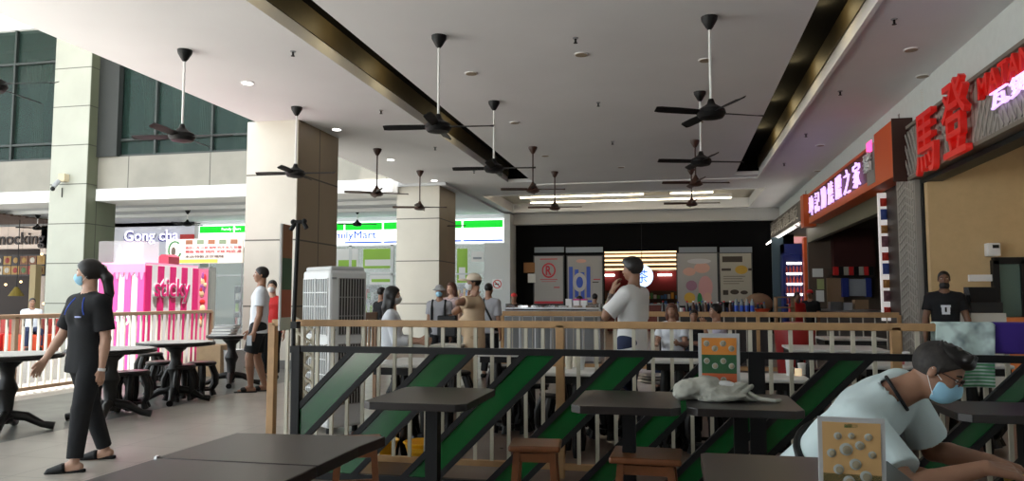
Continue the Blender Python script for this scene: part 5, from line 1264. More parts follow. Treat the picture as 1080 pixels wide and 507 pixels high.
def ik(a, t, l1, l2, pole):
    a = np.array(a, float); t = np.array(t, float); d = t - a; L = np.linalg.norm(d); L = min(L, (l1 + l2) * .999); u = d / (np.linalg.norm(d) + 1e-9); t = a + u * L
    x = (l1 * l1 - l2 * l2 + L * L) / (2 * L); y = math.sqrt(max(l1 * l1 - x * x, 0)); p = np.array(pole, float); p = p - u * (p @ u); p = nrm(p)
    return a + u * x + p * y, t
UP = np.array((0, 0, 1.0))
def pose(H, loc, f, pelz=None, spine=(0, 0, 1), head=None, headup=None, arms=None, legs=None, pel=None, lat=None, neck=None, feet=None, wide=1.0):
    """joints in world space.  f = heading.  arms/legs = {side: spec}; spec ('t', wrist, pole) or ('d', upper dir, fore dir); sides R=+1, L=-1"""
    f = nrm((f[0], f[1], 0)); r = np.cross(f, UP) if lat is None else nrm(lat)
    loc = np.array(loc, float); J = dict(H=H, f=f, r=r, loc=loc, wide=wide)
    toW = lambda v: r * v[0] + f * v[1] + UP * v[2]
    sp = nrm(toW(spine)) if lat is None else nrm(spine)
    P = loc + UP * (pelz if pelz is not None else .52 * H) if pel is None else np.array(pel, float)
    J['pel'] = P; J['sp'] = sp; N = P + sp * .30 * H; J['nk'] = N
    hf = nrm(head if head is not None else f); hu = np.array(headup if headup is not None else UP, float); hu = nrm(hu - hf * (hu @ hf)); J['hf'] = hf; J['hu'] = hu; J['hr'] = np.cross(hf, hu)
    nd = nrm(neck if neck is not None else sp * .7 + hu * .5); J['hd'] = N + nd * .115 * H + hf * .012 * H
    for s, nm in ((1, 'R'), (-1, 'L')):
        S = N - sp * .030 * H + r * s * .098 * H * wide; J['sh' + nm] = S
        sp_ = (arms or {}).get(nm, ('d', (s * .12, 0, -1), (s * .06, .14, -1)))
        if sp_[0] == 'd':
            E = S + nrm(toW(sp_[1])) * .172 * H; Wr = E + nrm(toW(sp_[2])) * .150 * H
        else: E, Wr = ik(S, sp_[1], .172 * H, .150 * H, sp_[2])
        J['el' + nm] = E; J['wr' + nm] = Wr
        J['hdir' + nm] = nrm(sp_[3]) if len(sp_) > 3 and sp_[3] is not None else nrm(Wr - E)
        J['curl' + nm] = sp_[4] if len(sp_) > 4 else .35
        J['hn' + nm] = nrm(sp_[5]) if len(sp_) > 5 else -s * r
        Hp = P + r * s * .050 * H; J['hp' + nm] = Hp
        ls = (legs or {}).get(nm, ('t', tuple(loc + r * s * .055 * H + UP * .045 * H), tuple(f)))
        if ls[0] == 'd':
            K = Hp + nrm(toW(ls[1])) * .245 * H; A = K + nrm(toW(ls[2])) * .235 * H
        else: K, A = ik(Hp, ls[1], .245 * H, .240 * H, ls[2])
        J['kn' + nm] = K; J['an' + nm] = A; J['toe' + nm] = nrm(ls[3]) if len(ls) > 3 else f
    return J
def torso(F, J, off=0.0, k=.03, low=0.0, female=False, belly=0.0, flare=0.0):
    H = J['H']; P = J['pel']; s = J['sp']; r = J['r'] * J['wide']; N = J['nk']; fr = nrm(np.cross(s, J['r']))
    fr = fr if fr @ J['f'] > 0 or abs(s[2]) < .5 else -fr
    if J.get('front') is not None: fr = J['front']
    J['fr'] = fr
    for q in (-1, 0, 1):
        F.cone(P + r * q * .040 * H - s * (.01 + low) * H, P + r * q * .030 * H + s * .12 * H, .060 * H + off + flare, .054 * H + off, k)
        F.cone(P + r * q * .030 * H + s * .12 * H, P + r * q * .050 * H + s * .235 * H, .054 * H + off, .058 * H + off, k)
    F.cone(J['shL'], J['shR'], .036 * H + off, .036 * H + off, k)
    F.cone(P + s * .235 * H, N - s * .02 * H, .06 * H + off, .036 * H + off * .6, k)
    if female:
        for q in (-1, 1): F.ell(P + s * .205 * H + r * q * .042 * H + fr * .036 * H, (.034 * H + off,) * 3, k=.035)
    if belly: F.ell(P + s * .09 * H + fr * .035 * H, (.075 * H + off, .06 * H + off, .075 * H + off), k=.03)
def build_body(J, root, skin, h, female=False, fingers=True, belly=0):
    H = J['H']; F = Field(); torso(F, J, 0, female=female, belly=belly)
    N = J['nk']; hd = J['hd']; hf, hu, hr = J['hf'], J['hu'], J['hr']; hh = .133 * H
    F.cone(N - J['sp'] * .01 * H, hd - hu * .25 * hh - hf * .12 * hh, .036 * H, .031 * H, .02)
    for q in 'LR': F.cone(N + (hd - N) * .15, J['sh' + q], .024 * H, .030 * H, .03)
    ax = np.array([hr, hf, hu])
    HP = lambda a, b, c: hd + hr * a * hh + hf * b * hh + hu * c * hh
    F.ell(HP(0, -.06, .13), np.array((.31, .39, .36)) * hh, ax, k=.02)
    F.ell(HP(0, .08, -.12), np.array((.255, .27, .33)) * hh, ax, k=.02)
    F.ell(HP(0, .19, -.34), np.array((.13, .12, .11)) * hh, ax, k=.015)
    F.ell(HP(0, .25, .10), np.array((.20, .07, .05)) * hh, ax, k=.012)          # brow
    F.cone(HP(0, .33, .04), HP(0, .40, -.10), .03 * hh, .05 * hh, .008)          # nose
    for q in (-1, 1):
        F.ell(HP(q * .05, .36, -.11), np.array((.035, .04, .03)) * hh, ax, k=.006)
        F.ell(HP(q * .315, -.05, -.02), np.array((.03, .07, .115)) * hh, ax, k=.005)  # ear
        F.ell(HP(q * .16, .24, -.10), np.array((.07, .07, .08)) * hh, ax, k=.02)     # cheek
    F.ell(HP(0, .335, -.215), np.array((.085, .035, .022)) * hh, ax, k=.006); F.ell(HP(0, .325, -.255), np.array((.075, .035, .022)) * hh, ax, k=.006)
    for q in 'LR':
        s = 1 if q == 'R' else -1
        S, E, Wr = J['sh' + q], J['el' + q], J['wr' + q]
        F.cone(S, E, .032 * H, .0235 * H, .02); M = E + (Wr - E) * .3
        F.cone(E, M, .0235 * H, .0245 * H, .01); F.cone(M, Wr, .0245 * H, .0150 * H, .01)
        d = J['hdir' + q]; n = J['hn' + q]; n = nrm(n - d * (n @ d)); lt_ = np.cross(d, n) * s      # thumb side
        if (lt_ @ J['f']) < 0 and 'thumb' not in J: pass
        lt_ = J.get('thumb' + q, lt_)
        for w in (-.013, 0, .013): F.cone(Wr + lt_ * w * .6 * H, Wr + d * .048 * H + lt_ * w * 1.25 * H, .0105 * H, .0085 * H, .006)
        if fingers:
            cu = J['curl' + q]
            for j, (w, L) in enumerate(((.0185, .040), (.0065, .045), (-.0060, .042), (-.0180, .033))):
                p = Wr + d * .050 * H + lt_ * w * H; a = cu * (1 + .12 * j)
                dd = d + lt_ * w * 3.0
                for sgm, fr_ in enumerate((.45, .32, .23)):
                    ang = a * (sgm + .5); v = nrm(nrm(dd) * math.cos(ang) + n * math.sin(ang)); p2 = p + v * L * fr_ * H
                    F.cone(p, p2, (.0060 - .0005 * sgm) * H, (.0056 - .0006 * sgm) * H, .003); p = p2
            p = Wr + d * .012 * H + lt_ * .014 * H; v = nrm(d * .75 + lt_ * .65 + n * .25); p2 = p + v * .026 * H
            F.cone(p, p2, .0085 * H, .0068 * H, .006); v = nrm(d * .9 + lt_ * .3 + n * .3 * (1 + cu)); F.cone(p2, p2 + v * .024 * H, .0068 * H, .0055 * H, .003)
        else: F.cone(Wr + d * .045 * H, Wr + d * .09 * H, .011 * H, .008 * H, .008)
        Hp, K, A = J['hp' + q], J['kn' + q], J['an' + q]; toe = J['toe' + q]
        F.cone(Hp, K, .050 * H, .032 * H, .02); C = K + (A - K) * .3
        F.cone(K, C, .031 * H, .034 * H, .01); F.cone(C, A, .034 * H, .020 * H, .01)
        dn = nrm(A - K); dn = -UP if dn[2] < -.6 else dn
        hl = A - toe * .022 * H + dn * .022 * H
        F.cone(hl, A + toe * .09 * H + dn * .032 * H, .019 * H, .012 * H, .01); F.cone(A, A + toe * .06 * H + dn * .024 * H, .020 * H, .015 * H, .01)
    return field_obj('body', F, h, skin, root)
def garment_top(J, root, m_, h, sleeve=.6, off=.012, hem=.03, female=False, name='shirt', belly=0, collar=.042, neckdrop=0.0, sleeve_off=.010):
    H = J['H']; F = Field(); s = J['sp']
    torso(F, J, off, k=.035, low=hem * .6, female=female, belly=belly, flare=.004)
    for q in 'LR':
        S, E, Wr = J['sh' + q], J['el' + q], J['wr' + q]
        F.cone(J['nk'] + s * .004 * H, S, .030 * H + off * .6, .034 * H + off * .6, .02)
        if sleeve > 0:
            if sleeve <= 1:
                d = nrm(E - S); e = S + (E - S) * sleeve
                F.cone(S, S + (E - S) * (sleeve + .12), .034 * H + sleeve_off, .034 * H + sleeve_off + .004, .012, clips=[(e, d)])
            else:
                F.cone(S, E, .034 * H + sleeve_off, .030 * H + sleeve_off, .012); d = nrm(Wr - E); e = E + (Wr - E) * (sleeve - 1)
                F.cone(E, Wr, .029 * H + sleeve_off, .022 * H + sleeve_off, .012, clips=[(e, d)])
    F.cut_cone(J['nk'] + s * (.018 - neckdrop) * H, J['hd'], collar * H, collar * H * .9)
    F.cut_half(J['pel'] - s * hem * H, -s)
    return field_obj(name, F, h, m_, root)
def garment_legs(J, root, m_, h, length=1.9, off=.012, name='trousers', waist=.05):
    """length: 0..1 along thigh, 1..2 along shin"""
    H = J['H']; F = Field(); P = J['pel']; s = J['sp']; r = J['r']
    for q in (-1, 0, 1): F.cone(P + r * q * .040 * H - s * .015 * H, P + r * q * .033 * H + s * (waist + .03) * H, .062 * H + off * .8, .055 * H + off * .8, .03, clips=[(P + s * waist * H, s)])
    for q in 'LR':
        Hp, K, A = J['hp' + q], J['kn' + q], J['an' + q]
        if length <= 1:
            e = Hp + (K - Hp) * length; F.cone(Hp, Hp + (K - Hp) * (length + .1), .053 * H + off, .040 * H + off * 1.8, .02, clips=[(e, nrm(K - Hp))])
        else:
            F.cone(Hp, K, .053 * H + off, .035 * H + off, .02); e = K + (A - K) * (length - 1)
            F.cone(K, A, .036 * H + off, .026 * H + off, .015, clips=[(e, nrm(A - K))])
    return field_obj(name, F, h, m_, root)
def shoes(J, root, m_, h, sandal=False):
    H = J['H']
    for q in 'LR':
        A = J['an' + q]; toe = J['toe' + q]; F = Field(); dn = -UP
        if sandal:
            F.cone(A - toe * .03 * H + dn * .040 * H, A + toe * .105 * H + dn * .040 * H, .020 * H, .022 * H, .006, clips=[(A + dn * .034 * H, UP)])
            o = field_obj('sandal', F, h, m_, root); F = Field(); F.cone(A + toe * .045 * H + dn * .022 * H, A + toe * .06 * H + dn * .022 * H, .022 * H, .020 * H, .006)
            field_obj('strap', F, h, m_, o)
        else:
            F.cone(A - toe * .024 * H + dn * .022 * H, A + toe * .10 * H + dn * .030 * H, .024 * H, .0165 * H, .01); F.cone(A + toe * .01 * H + dn * .012 * H, A + toe * .06 * H + dn * .024 * H, .024 * H, .02 * H, .01)
            F.cut_half(A + dn * .046 * H, dn)
            field_obj('shoe', F, h, m_, root)
eye_w = mat('eye_white', (.75, .73, .70), .3); iris = mat('iris', (.02, .012, .01), .2); brow_m = mat('eyebrow', (.012, .010, .009), .8); lip_m = mat('lips', (.42, .16, .13), .5)
def face(J, root, mask=None, eyes=True, loops=True, glasses=False, mask_mat=None, chin=False, h=.006):
    H = J['H']; hd, hf, hu, hr = J['hd'], J['hf'], J['hu'], J['hr']; hh = .133 * H; ax = np.array([hr, hf, hu])
    HP = lambda a, b, c: hd + hr * a * hh + hf * b * hh + hu * c * hh
    if eyes:
        for q in (-1, 1):
            m = MB(); m.m(0).ball(tuple(HP(q * .125, .262, .035)), .055 * hh, 8); m.m(1).ball(tuple(HP(q * .128, .296, .033)), .028 * hh, 6)
            m.build('eye', [eye_w, iris], root, world=True, smooth=True)
            MB().tube([tuple(HP(q * .05, .325, .115)), tuple(HP(q * .13, .325, .135)), tuple(HP(q * .21, .27, .11))], [.014 * hh, .018 * hh, .01 * hh], 6).build('eyebrow', brow_m, root, world=True, smooth=True)
        if not mask: MB().tube([tuple(HP(-.075, .345, -.235)), tuple(HP(0, .375, -.23)), tuple(HP(.075, .345, -.235))], [.006 * hh, .022 * hh, .006 * hh], 6).build('lips', lip_m, root, world=True, smooth=True)
    if mask:
        F = Field(); dz = -.18 if chin else 0
        F.ell(HP(0, .13, -.19 + dz), np.array((.275, .30, .27)) * hh, ax, k=.01); F.cone(HP(0, .37, -.02 + dz), HP(0, .40, -.16 + dz), .04 * hh, .06 * hh, .02)
        F.cut_half(HP(0, 0, -.015 + dz), hu); F.cut_half(HP(0, 0, -.44 + dz * .6), -hu); F.cut_half(HP(0, .09, 0), -hf)
        o = field_obj('face_mask', F, h, mask, root)
        if loops:
            for q in (-1, 1):
                for c0, c1 in ((-.06, .05), (-.34, -.1)): MB().tube([tuple(HP(q * .262, .12, c0 + dz)), tuple(HP(q * .31, .02, (c0 + c1) / 2 + dz * .5)), tuple(HP(q * .335, -.08, c1))], .007 * hh, 5).build('ear_loop', whitep, o, world=True)
    if glasses:
        m = MB()
        for q in (-1, 1):
            c = HP(q * .135, .365, .03)
            pts = [tuple(c + hr * .10 * hh * math.cos(t) + hu * .065 * hh * math.sin(t)) for t in [i * math.pi / 8 for i in range(17)]]
            m.tube(pts, .008 * hh, 5); m.tube([tuple(HP(q * .235, .35, .04)), tuple(HP(q * .30, .15, .05)), tuple(HP(q * .325, -.08, .03))], .009 * hh, 5)
        m.tube([tuple(HP(-.04, .385, .04)), tuple(HP(.04, .385, .04))], .008 * hh, 5)
        m.build('glasses', mat('glasses_frame', (.03, .012, .01), .3), root, world=True, smooth=True)
def hair(J, root, kind, m_, h):
    H = J['H']; hd, hf, hu, hr = J['hd'], J['hf'], J['hu'], J['hr']; hh = .133 * H; ax = np.array([hr, hf, hu])
    HP = lambda a, b, c: hd + hr * a * hh + hf * b * hh + hu * c * hh
    F = Field(); t = {'short': .035, 'buzz': .015, 'thick': .075, 'long': .06, 'pony': .07}[kind]
    nn_ = nrm(hf * .75 - hu * .66)
    c0 = .06 if kind != 'buzz' else .03
    F.ell(HP(0, -.07, .14), np.array((.315 + t, .395 + t, .365 + t)) * hh, ax, k=.01, clips=[(hd + nn_ * c0 * hh, nn_)])
    if kind == 'thick': F.ell(HP(0, .1, .38), np.array((.26, .27, .15)) * hh, ax, k=.03)
    if kind in ('short', 'thick', 'buzz'):
        F.cut_half(HP(0, 0, -.22), -hu)
        for q in (-1, 1): F.cone(HP(q * .31, .02, .12), HP(q * .31, .01, -.04), .03 * hh, .02 * hh, .006)
    if kind == 'pony':
        F.cut_half(HP(0, 0, -2.2), -hu)
        F.ell(HP(0, -.48, .22), np.array((.09, .09, .09)) * hh, ax, k=.02)
        a = HP(0, -.50, .2); b_ = HP(.0, -.68, -.15); c = HP(.06, -.76, -.7); d = HP(.12, -.86, -1.3)
        F.cone(a, b_, .12 * hh, .19 * hh, .03).cone(b_, c, .19 * hh, .17 * hh, .02).cone(c, d, .14 * hh, .03 * hh, .02)
        for q in (-1, 1): F.cone(HP(q * .28, .05, .1), HP(q * .27, -.12, -.16), .05 * hh, .04 * hh, .02)
    if kind == 'long':
        for q in (-1, 1): F.cone(HP(q * .28, .06, .15), HP(q * .31, -.04, -.35), .09 * hh, .13 * hh, .03).cone(HP(q * .31, -.06, -.3), HP(q * .26, -.16, -1.1), .13 * hh, .14 * hh, .03).cone(HP(q * .2, -.25, -.2), HP(q * .2, -.3, -1.2), .17 * hh, .14 * hh, .03)
        for q in (-.16, 0, .16): F.cone(HP(q, -.35, .0), HP(q, -.42, -.6), .16 * hh, .17 * hh, .02).cone(HP(q, -.42, -.6), HP(q, -.45, -1.5), .17 * hh, .07 * hh, .02)
    return field_obj('hair', F, h, m_, root)
def cap(J, root, m_, h, brim=True, bucket=False):
    H = J['H']; hd, hf, hu, hr = J['hd'], J['hf'], J['hu'], J['hr']; hh = .133 * H; ax = np.array([hr, hf, hu])
    HP = lambda a, b, c: hd + hr * a * hh + hf * b * hh + hu * c * hh
    F = Field(); F.ell(HP(0, -.05, .2), np.array((.37, .45, .37)) * hh, ax, k=.01, clips=[(HP(0, 0, .13), -hu)])
    if bucket: F.ell(HP(0, 0, .13), np.array((.55, .6, .07)) * hh, ax, k=.03)
    else: F.ell(HP(0, .52, .15), np.array((.27, .36, .07)) * hh, ax, k=.012)
    return field_obj('cap', F, h, m_, root)
skin1 = mat('skin_fair', (.52, .31, .22), .5, noise=.05); skin2 = mat('skin_tan', (.30, .155, .095), .5, noise=.06); skin3 = mat('skin_dark', (.17, .08, .045), .5)
hairm = mat('black_hair', (.009, .007, .007), .42, noise=.3, nscale=40); hairb = mat('brown_hair', (.10, .035, .02), .5)
maskb = mat('mask_blue', rgb(150, 200, 225), .7); maskw = mat('mask_white', (.62, .64, .64), .7); maskk = mat('mask_black', (.012, .012, .013), .7)
blk = mat('black_cloth', (.0055, .006, .008), .9, noise=.15, nscale=6); wht = mat('white_cloth', (.68, .71, .76), .85); jeans = mat('jeans', rgb(35, 45, 75), .85, noise=.15)
beigec = mat('beige_cloth', rgb(205, 180, 150), .85); greyc = mat('grey_cloth', rgb(150, 150, 155), .85)
def person(label, J, group=None):
    return thing('person', label, 'person', tuple(J['loc']), group=group)

from mathutils.bvhtree import BVHTree
def stick(o, pts, d, lift=.003):
    """drop points along direction d onto the surface of object o (world space in and out)"""
    me = o.data; W_ = wloc(o); t_ = BVHTree.FromPolygons([v.co for v in me.vertices], [tuple(p.vertices) for p in me.polygons]); out = []
    for p in pts:
        q = Vector(p) - W_; dd = Vector(d).normalized(); h_ = t_.ray_cast(q - dd * .4, dd)
        out.append(tuple((h_[0] - dd * lift if h_[0] is not None else q) + W_))
    return out
# 1 walking woman in black
H = 1.62; a1 = PZ(78, 488, .07); a2 = PZ(111, 474, .075)
mid = Vector(((a1.x + a2.x) / 2 + .02, (a1.y + a2.y) / 2, 0)); f = nrm((-.28, -.96, 0)); toe1 = (-.86, -.48, -.10)
pelp = PY(91, 383, mid.y); 
J = pose(H, mid, f, pel=(pelp.x, mid.y, .52 * H - .015), head=(-.90, -.40, .02), spine=(0, 0, 1),
    arms={'R': ('d', (.50, .10, -1), (.42, .42, -1), None, .30), 'L': ('d', (-.10, -.12, -1), (.0, .12, -1), None, .4)},
    legs={'L': ('t', tuple(a1), tuple(f), toe1), 'R': ('t', tuple(a2), tuple(f), (-.84, -.45, -.28))})
root = person('woman in black uniform striding across the tiles, ponytail and pale blue mask', J)
build_body(J, root, skin1, .0068, female=True)
shirt_ = garment_top(J, root, blk, .008, sleeve=.78, off=.016, hem=.065, female=True, name='polo_shirt', collar=.036, sleeve_off=.016)
garment_legs(J, root, blk, .008, 1.93, .014); face(J, root, mask=maskb); hair(J, root, 'pony', hairm, .0065)
for q in 'LR':
    A = J['an' + q]; toe = J['toe' + q]; toe = nrm((toe[0], toe[1], -.06)); F = Field(); dn = -UP
    F.cone(A + toe * .045 * H + dn * .022 * H, A + toe * .10 * H + dn * .030 * H, .026 * H, .017 * H, .01, clips=[(A + toe * .035 * H, -toe)]); F.cone(A - toe * .035 * H + dn * .040 * H, A + toe * .11 * H + dn * .038 * H, .016 * H, .013 * H, .008, clips=[(A + dn * .030 * H, UP)])
    F.cut_half(A + dn * .046 * H, dn); sh = field_obj('mule_shoe', F, .005, black, root)
    F = Field(); c = A + toe * .055 * H + dn * .010 * H; F.cone(c - np.cross(toe, UP) * .02, c + np.cross(toe, UP) * .02, .007, .007, .003); field_obj('pale_trim', F, .003, whitep, sh)
wr = J['wrL']; u_ = nrm(wr - J['elL']); F = Field(); F.cone(wr - u_ * .012, wr + u_ * .012, .031, .031, .003, clips=[(wr + u_ * .012, u_), (wr - u_ * .012, -u_)]); field_obj('watch', F, .004, whitep, root)
# blue piping and chest logo
fr = J['fr']; bluem = mat('piping_blue', rgb(40, 80, 190), .6)
fc = J['pel'] + J['sp'] * .245 * H
F = Field()
for q in (1, -1):
    a_ = J['nk'] + J['r'] * q * .035 * H + fr * .035 * H - UP * .005; b_ = J['nk'] + J['r'] * q * .06 * H + fr * .068 * H - UP * .05 * H; c_ = J['nk'] + J['r'] * q * .075 * H + fr * .068 * H - UP * .085 * H
    MB().tube(stick(shirt_, [a_ + (b_ - a_) * k / 4 for k in range(5)] + [b_ + (c_ - b_) * k / 4 for k in range(1, 5)], -fr), .005, 6).build('blue_piping', bluem, root, world=True)
lg_ = J['nk'] - J['r'] * .045 * H + fr * .088 * H - UP * .095 * H; MB().tube(stick(shirt_, [lg_ + J['r'] * x for x in (-.03, -.015, 0, .015, .03)], -fr), .007, 6).build('chest_logo', mat('logo_lilac', rgb(170, 180, 230), .5), root, world=True)
F = Field(); q_ = J['hd'] - J['hf'] * .56 * .133 * H + J['hu'] * .24 * .133 * H; F.cone(q_, q_ + J['hr'] * .001, .02, .02, .002); field_obj('hair_tie', F, .004, whitep, root)
tg = J['hpR'] + UP * -.02 * H; 
MB().box(a1.x - .02, a1.x + .0, a1.y - .08, a1.y - .06, .36, .44).build('pale_tag', whitep, root, world=True) if False else None

# 2 man in white T-shirt and shorts, in profile
g0 = PZ(271, 413, 0); H = 1.75; f = nrm((-.86, -.48, 0))
hand = PY(265, 374, g0.y - .2)
J = pose(H, g0, f, spine=(0, -.04, 1), head=(-.86, -.50, .06), arms={'L': ('d', (-.10, .02, -1), (-.02, .28, -1), None, .9), 'R': ('d', (.1, .05, -1), (.1, .5, -1))},
    legs={'L': ('t', tuple(np.array(g0) + (-.05, -.08, .078)), tuple(f), (-.86, -.5, 0)), 'R': ('t', tuple(np.array(g0) + (.06, .10, .078)), tuple(f), (-.86, -.48, 0))})
root = person('man standing in profile in white t-shirt, dark shorts and sandals', J)
build_body(J, root, skin2, .008); garment_top(J, root, wht, .009, sleeve=.62, off=.016, hem=.05, sleeve_off=.018, name='t_shirt'); garment_legs(J, root, blk, .009, .86, .016, name='shorts'); face(J, root); hair(J, root, 'short', hairm, .007); shoes(J, root, black, .006, sandal=True)
w_ = J['wrL'] + J['hdirL'] * .06 * H
t = thing('mobile_phone', 'grey mobile phone held in the hand of man in shorts', 'phone', tuple(w_)); MB().box(w_[0] - .04, w_[0] + .035, w_[1] - .05, w_[1] - .04, w_[2] - .07, w_[2] + .07).m(1).box(w_[0] - .037, w_[0] + .032, w_[1] - .052, w_[1] - .05, w_[2] - .06, w_[2] + .06).build('phone_body', [greyp, mat('phone_screen', (.35, .37, .4), .2)], t, world=True, bevel=.003)

def simple(label, px, Y, H, f, top, bottom, skin=skin2, hk='short', hm=hairm, mask=None, vox=.012, sit=None, arms=None, head=None, sleeve=.6, leglen=1.9, female=False, spine=(0, 0, 1), shoe=black, headup=None, belly=0, fingers=True, z=0, hem=.05):
    g = PY(px, 400, Y); loc = Vector((g.x, Y, z)); legs = None; pz = None
    if sit is not None: pz = sit + .05 * H; legs = {'R': ('d', (.12, 1, -.02), (.02, .1, -1)), 'L': ('d', (-.12, 1, -.02), (-.02, .1, -1))}
    J = pose(H, loc, f, pelz=pz, arms=arms, head=head, legs=legs, spine=spine, headup=headup)
    root = person(label, J)
    build_body(J, root, skin, vox, female=female, fingers=fingers); garment_top(J, root, top, vox, sleeve=sleeve, off=.016, hem=hem, female=female, sleeve_off=.014); garment_legs(J, root, bottom, vox, leglen, .014)
    face(J, root, mask=mask, loops=False, h=.008)
    if hk: hair(J, root, hk, hm, .009)
    if shoe: shoes(J, root, shoe, .010)
    return J, root
# 3 person in red behind the banner
simple('person in red top and pale mask, mostly behind the narrow banner', 285, 11.3, 1.60, (.3, -1), redm, blk, mask=maskw, skin=skin1)
# 4 long haired woman seated
hp_ = PY(446, 352, 8.3)
J, root = simple('long haired woman in white top and mask seated in a wooden armchair', 412, 8.45, 1.66, (.93, .30), wht, mat('pale_trousers', rgb(190, 175, 160), .85), skin=skin1, hk='long', mask=maskw, sit=.56, vox=.009, female=True, sleeve=1.5, arms={'R': ('d', (.1, .3, -1), (0, 1, -.05)), 'L': ('d', (-.1, .3, -1), (0, 1, -.05))})
# 5 couple
J, root = simple('person in grey hat, blue mask and black backpack straps by the farther column', 463, 12.0, 1.52, (.1, -1), greyc, blk, mask=maskb, hk=None)
cap(J, root, mat('hat_grey', rgb(150, 150, 150), .8), .008, bucket=True)
for q in (-1, 1):
    a_ = J['nk'] + J['r'] * q * .07 * J['H']; MB().tube([tuple(a_ + J['fr'] * -.06), tuple(a_ + UP * .03 + J['fr'] * .03), tuple(a_ - UP * .10 + J['fr'] * .11), tuple(a_ - UP * .34 + J['fr'] * .11)], .02, 8).build('backpack_strap', black, root, world=True)
b_ = J['nk'] - J['fr'] * .2 - UP * .2; F = Field(); F.ell(b_, (.16, .11, .22), k=.02); F.ell(b_ - J['fr'] * .06 - UP * .06, (.12, .08, .12), k=.02); o = field_obj('backpack', F, .012, black, None); tag(o, 'black backpack worn by the person in grey hat', 'backpack')
b_ = J['pel'] + J['fr'] * .16 + J['r'] * -.16 + UP * .10; o = MB().box(b_[0] - .16, b_[0] + .16, b_[1] - .04, b_[1] + .04, b_[2] - .2, b_[2] + .14).build('shoulder_bag', black, bevel=.02); tag(o, 'black shoulder bag carried in front of the person in grey hat', 'bag')
J, root = simple('person with brown hair in pale floral top close behind the grey hatted one', 476, 12.7, 1.58, (-.4, -1), mat('floral_top', rgb(170, 150, 150), .85, noise=.4, nscale=30), blk, skin=skin1, hk='long', hm=hairb, female=True)
# 6 man in cap, hand at face
g = PY(500, 400, 9.0); H = 1.60; f = nrm((-.96, -.28, 0)); ft = PY(494, 309, 8.86); 
J = pose(H, (g.x, 9.0, 0), f, head=(-.95, -.38, .02), arms={'L': ('t', tuple(PY(499, 313, 8.80)), (-.6, -.4, -1), (.3, .1, 1), .3, (.3, 1, 0)), 'R': ('t', tuple(PY(494, 315, 9.05)), (-.8, .3, -1), (.1, 0, 1), .4, (1, 0, 0))})
root = person('man in pale cap and beige clothes raising a hand to his face', J)
build_body(J, root, skin2, .009); garment_top(J, root, beigec, .010, sleeve=.7, off=.03, hem=.08, sleeve_off=.02, belly=1); garment_legs(J, root, mat('tan_trousers', rgb(185, 160, 130), .85), .010, 1.9, .02); face(J, root, mask=maskw, loops=False); hair(J, root, 'short', hairm, .008); cap(J, root, mat('cap_beige', rgb(215, 200, 180), .8), .007); shoes(J, root, black, .008)
# 7 man seen from behind with shoulder strap
J, root = simple('man seen from behind in grey shirt with black bag strap', 515, 12.3, 1.56, (.25, 1), greyc, blk, hk='buzz', sleeve=.8)
a_ = J['nk'] + J['r'] * -.06 - J['f'] * .05; MB().tube([tuple(a_ + UP * .02), tuple(J['nk'] - J['f'] * .13 - UP * .12 + J['r'] * .0), tuple(J['pel'] + J['r'] * .14 - J['f'] * .12 + UP * .1)], .016, 6).build('bag_strap', black, root, world=True)
simple('dark haired person in black behind the long haired woman', 401, 12.6, 1.50, (.6, .8), blk, blk)
# 8 man in white polo, hand at mouth
Y8 = 7.55; g = PY(667, 400, Y8); H = 1.70; f = nrm((-.92, .38, 0))
wrp = PY(646, 307, Y8 - .17)
J = pose(H, (g.x, Y8, 0), f, spine=(0, -.05, 1), head=(-.97, .25, -.05), arms={'L': ('t', tuple(wrp), (.0, -.1, -1), (.33, .1, 1), .5, (.8, .3, 0)), 'R': ('d', (.15, .1, -1), (.0, .4, -1))})
root = person('man in white polo shirt holding his tattooed hand to his mouth', J)
build_body(J, root, skin2, .008); garment_top(J, root, mat('polo_white', (.70, .70, .70), .85), .009, sleeve=.85, off=.022, hem=.13, sleeve_off=.022, name='polo_shirt'); garment_legs(J, root, jeans, .009, 1.9, .016); face(J, root); hair(J, root, 'thick', hairm, .007); shoes(J, root, black, .008)
F = Field(); n_ = J['nk']; F.cone(n_ + UP * .005, n_ + J['sp'] * .03, .062, .052, .01); F.cut_cone(n_ + UP * .01, J['hd'], .05, .045); F.cut_half(n_ + J['sp'] * .05, J['sp']); field_obj('collar', F, .006, mat('collar_pink', rgb(215, 190, 190), .8), root)
e_ = J['elL']; w_ = J['wrL']; m = Field(); 
F = Field(); F.cone(e_ + (w_ - e_) * .2, e_ + (w_ - e_) * .9, .0240 * H + .0015, .0165 * H + .0015, .005, clips=[(e_ + (w_ - e_) * .9, nrm(w_ - e_)), (e_ + (w_ - e_) * .2, -nrm(w_ - e_))]); field_obj('tattoo', F, .007, mat('tattoo_ink', (.13, .085, .07), .55, noise=.7, nscale=28), root)
# 9 seated diners
simple('seated diner with reddish hair in white top near the thin railing', 710, 10.3, 1.46, (-.2, -1), wht, jeans, hk='long', hm=hairb, sit=.46, skin=skin2, female=True, arms={'R': ('d', (.2, .5, -1), (-.2, .9, .1)), 'L': ('d', (-.2, .5, -1), (.2, .9, .1))})
simple('seated dark haired diner in pale lilac top resting hand near face', 757, 10.2, 1.46, (-1, -.3), mat('pale_lilac', rgb(190, 185, 205), .85), jeans, sit=.46, skin=skin2, arms={'L': ('d', (-.15, .7, -.8), (.1, .25, 1)), 'R': ('d', (.15, .5, -1), (0, 1, .1))})
simple('child with dark hair seated between the two diners', 733, 10.9, 1.30, (0, -1), blk, jeans, sit=.46)
